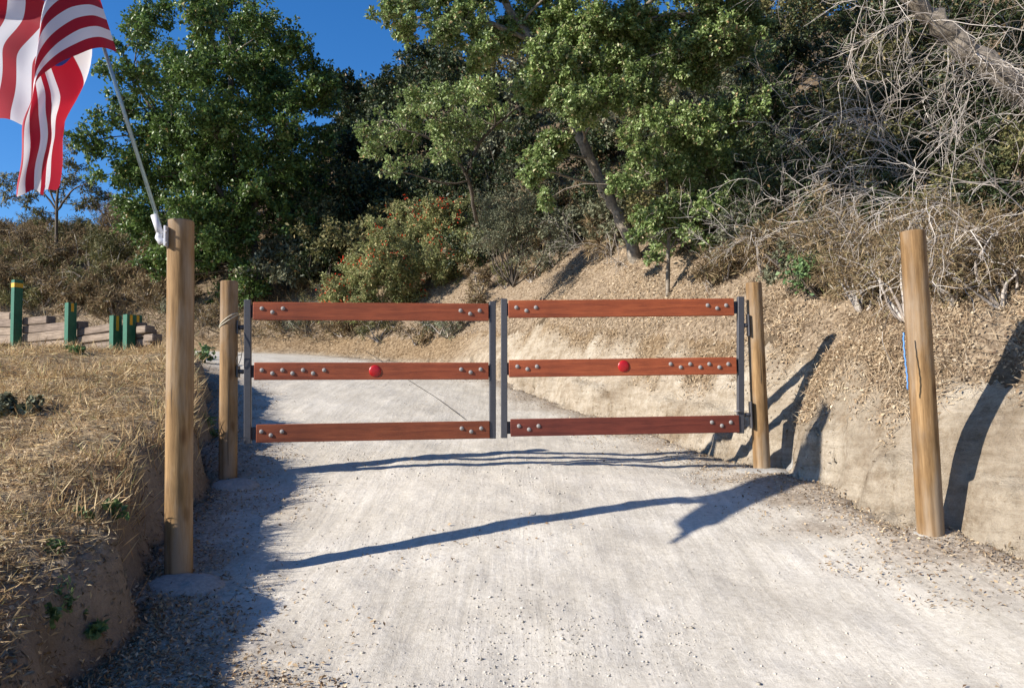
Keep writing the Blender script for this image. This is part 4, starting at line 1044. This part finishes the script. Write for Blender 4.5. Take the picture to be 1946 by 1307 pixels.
def ktoe(x, y, dR, dL, wR, wL, u):
    r = ss(-1.0, 0.05, dR + 0.3 * fbm(x * 2.4, y * 2.4, 51, 3)) * (wR < 0.02) * (wL < 0)
    l = ss(-1.0, -0.05, dL + 0.3 * fbm(x * 2.4, y * 2.4, 52, 3)) * (wL < 0.05) * (wR < 0)
    m = 0.05 * ss(.2, .7, fbm(x * 1.1, y * 1.1, 53, 3)) * (wR < 0) * (wL < 0)
    return np.clip(0.8 * r + l + m, 0, 1)
x, y, rng = scatter(260000, (-8, 6), (3.0, 20), ktoe, 42)
Ln = rng.uniform(0.008, 0.034, len(x))
print('road litter', len(x))
lay(x, y, rng, Ln, Ln * rng.uniform(.2, .6, len(x)), 'roadside_leaves', M['litter'], 'dry leaf litter lying along both edges of the dirt road', 0.012, 0.5)

# straw on the left bank
def kbank(x, y, dR, dL, wR, wL, u):
    bare = ss(.0, .5, fbm(x * 1.3, y * 1.3, 62, 3)) * ss(5.0, 3.8, y) * .3 + 0.8 * ss(0.4, 0.15, wL) * ss(4.4, 3.8, y)
    return ss(0.10, 0.35, wL) * (dR < 0) * (0.35 + 0.65 * ss(-.5, .3, fbm(x * 1.6, y * 1.6, 61, 3))) * (1 - 0.9 * np.clip(bare, 0, 1))
x, y, rng = scatter(330000, (-16, -1.2), (2.4, 16), kbank, 43)
print('straw', len(x))
z, n = normals(x, y)
m_ = len(x)
Ln = rng.uniform(0.03, 0.14, m_) * np.clip(y / 5.5, 0.55, 1.7); tilt = np.where(rng.uniform(0, 1, m_) < 0.22, 1.2, 0.12)
D = unit(np.stack([rng.normal(size=m_), rng.normal(size=m_) * .7, tilt * rng.uniform(.2, 1.2, m_)], 1))
P = np.stack([x, y, z], 1) + n * (0.02 * rng.uniform(0, 1, m_))[:, None]
V, Fc = leaf_geo(P, D, unit(n + rng.normal(size=n.shape) * .5), Ln, rng.uniform(.0028, .0065, m_) * (0.7 + .09 * y), 0.2)
tag(np_mesh('dry_grass', V, Fc, M['straw']), 'cut dry straw matted over the left earth bank', 'grass', None, 'stuff')
def klip(x, y, dR, dL, wR, wL, u):
    return ss(0.05, 0.15, wL) * ss(0.5, 0.2, wL) * (dR < 0) * ss(-.05, .4, fbm(x * 1.8, y * 1.8, 66, 3)) * ss(3.9, 4.6, y)
x2, y2, r2 = scatter(130000, (-6, -1.2), (3.8, 12), klip, 46)
z2, n2 = normals(x2, y2); m2 = len(x2); print('tufts', m2)
V, Fc = leaf_geo(np.stack([x2, y2, z2], 1), unit(np.stack([r2.normal(size=m2) * .45 + .15, r2.normal(size=m2) * .45, r2.uniform(.6, 1.2, m2)], 1)), rand_dir(r2, m2), r2.uniform(.06, .23, m2), r2.uniform(.004, .009, m2), .2)
tag(np_mesh('grass_tufts', V, Fc, M['straw']), 'upright tufts of dry grass along the lip of the left bank', 'grass', None, 'stuff')
ok = rng.uniform(0, 1, m_) < 0.4
Ln2 = rng.uniform(.012, .036, ok.sum())
lay(x[ok], y[ok], rng, Ln2, Ln2 * rng.uniform(.3, .6, ok.sum()), 'bank_leaves', M['litter'], 'brown fallen leaves among the straw on the left bank', 0.03, 0.6)

# tall dry grass and stalks on the hill behind the timber wall
def khill(x, y, dR, dL, wR, wL, u):
    return (u > 0.25) * ss(-2.5, -5.5, x) * (0.3 + 0.7 * ss(-.4, .4, fbm(x * .7, y * .7, 91, 3)))
x, y, rng = scatter(150000, (-30, -2), (18, 42), khill, 47)
z, n = normals(x, y); m_ = len(x); print('hill grass', m_)
V, Fc = leaf_geo(np.stack([x, y, z], 1), unit(np.stack([rng.normal(size=m_) * .8, rng.normal(size=m_) * .6 - .3, rng.uniform(.1, 1.1, m_)], 1)), rand_dir(rng, m_), rng.uniform(.2, .75, m_), rng.uniform(.012, .03, m_), .2)
tag(np_mesh('hill_grass', V, Fc, M['dry']), 'tall dry grass and stalks over the hill behind the timber wall', 'grass', None, 'stuff')

# straw and fine twigs on the litter slope
x, y, rng = scatter(150000, (-2, 9), (4.0, 14), kslope, 44)
z, n = normals(x, y); m_ = len(x); Ln = rng.uniform(.05, .2, m_)
D = unit(np.cross(n, rand_dir(rng, m_)) + n * rng.uniform(-.05, .35, m_)[:, None])
V, Fc = leaf_geo(np.stack([x, y, z + .02], 1), D, n, Ln, rng.uniform(.003, .0065, m_), .3)
tag(np_mesh('slope_straw', V, Fc, M['litter']), 'dry straw and stalks strewn on the slope above the cut', 'ground cover', None, 'stuff')

def kface(x, y, dR, dL, wR, wL, u):
    return np.clip((wL > -0.12) * (wL < 0.3) * (dR < 0) * 1.0 + 1.0 * (wR > -0.08) * (wR < 0.5) * (dL < 0) * ss(0.0, .7, fbm(x * 2.6, y * 2.6, 73, 3)), 0, 1) * ss(-.5, .3, fbm(x * 4, y * 4, 72, 3))
x, y, rng = scatter(160000, (-7, 5), (2.6, 12), kface, 48)
z = tfast(x, y)[0]; m_ = len(x); print('face crumbs', m_); Ln = rng.uniform(.008, .045, m_)
V, Fc = leaf_geo(np.stack([x, y, z + .004], 1), rand_dir(rng, m_) + np.array([0, 0, -.3]), rand_dir(rng, m_), Ln, Ln * rng.uniform(.12, .5, m_), .4)
tag(np_mesh('root_debris', V, Fc, M['crumb']), 'crumbs of earth and fine roots on the faces of both banks', 'ground cover', None, 'stuff')

# loose stones and grit on the road
def kroad(x, y, dR, dL, wR, wL, u):
    b = (wR < -0.03) * (wL < -0.03)
    return b * (0.10 + 0.9 * ss(0.2, .8, fbm(x * 1.3, y * 1.3, 71, 3)))
x, y, rng = scatter(26000, (-8, 6), (3.0, 14), kroad, 45)
z = tfast(x, y)[0]; m_ = len(x); r = 0.004 + 0.006 * rng.uniform(0, 1, m_) ** 3 + 0.007 * (rng.uniform(0, 1, m_) > .985)
oct_ = np.array([(1, 0, 0), (0, 1, 0), (-1, 0, 0), (0, -1, 0), (0, 0, .7), (0, 0, -.5)], float)
V = np.stack([x, y, z + r * .2], 1)[:, None] + r[:, None, None] * (oct_[None] * rng.uniform(.6, 1.3, (m_, 6, 1)) + rng.normal(size=(m_, 6, 3)) * .2)
tri = np.array([(0, 1, 4), (1, 2, 4), (2, 3, 4), (3, 0, 4), (1, 0, 5), (2, 1, 5), (3, 2, 5), (0, 3, 5)])
Fc = (np.arange(m_)[:, None, None] * 6 + tri[None]).reshape(-1, 3)
tag(np_mesh('gravel', V.reshape(-1, 3), Fc, M['stone']), 'loose grit and small stones on the dirt road', 'gravel', None, 'stuff')

# small green weeds on the left bank
WD = [(150, 985, 60, 26, 'broad-leaved green weed sprawling on the bare edge of the left bank'), (215, 985, 55, 26, 'rounder green weed beside the sprawling one on the left bank'), (105, 1045, 40, 20, 'tiny green weed below the sprawling weeds on the left bank'), (130, 1150, 70, 40, 'feathery green weed hanging over the lip of the left bank'), (95, 1195, 40, 22, 'small green sprig near the lip of the left bank'), (170, 1185, 40, 22, 'green sprig growing out of the face of the left bank'), (20, 790, 90, 60, 'grey bushy weed among the straw of the left bank'), (400, 825, 30, 30, 'green grass tuft on the bank beside the left gate post'), (385, 690, 40, 40, 'dark green tuft on the crest of the left bank'), (145, 670, 30, 16, 'green weed at the foot of a green steel post')]
for i, (px, py, w, h, lb) in enumerate(WD):
    g = pg(px, py)
    shrub('weed', lb, None, px, py, w, h, M['greyleaf'] if 'grey' in lb else M['weed'], 0.035 * max(1, g.y / 5), 110 if w < 85 else 700, 2000 + i * 5, n=5, k=0.42, lw=0.25 if ('grass' in lb or 'feather' in lb) else 0.85, cat='weed', ntw=5, twr=0.0015, mstem='weed')
print('tris', sum(len(o.data.polygons) for o in bpy.data.objects if o.type == 'MESH'), 'objects', len(bpy.data.objects))
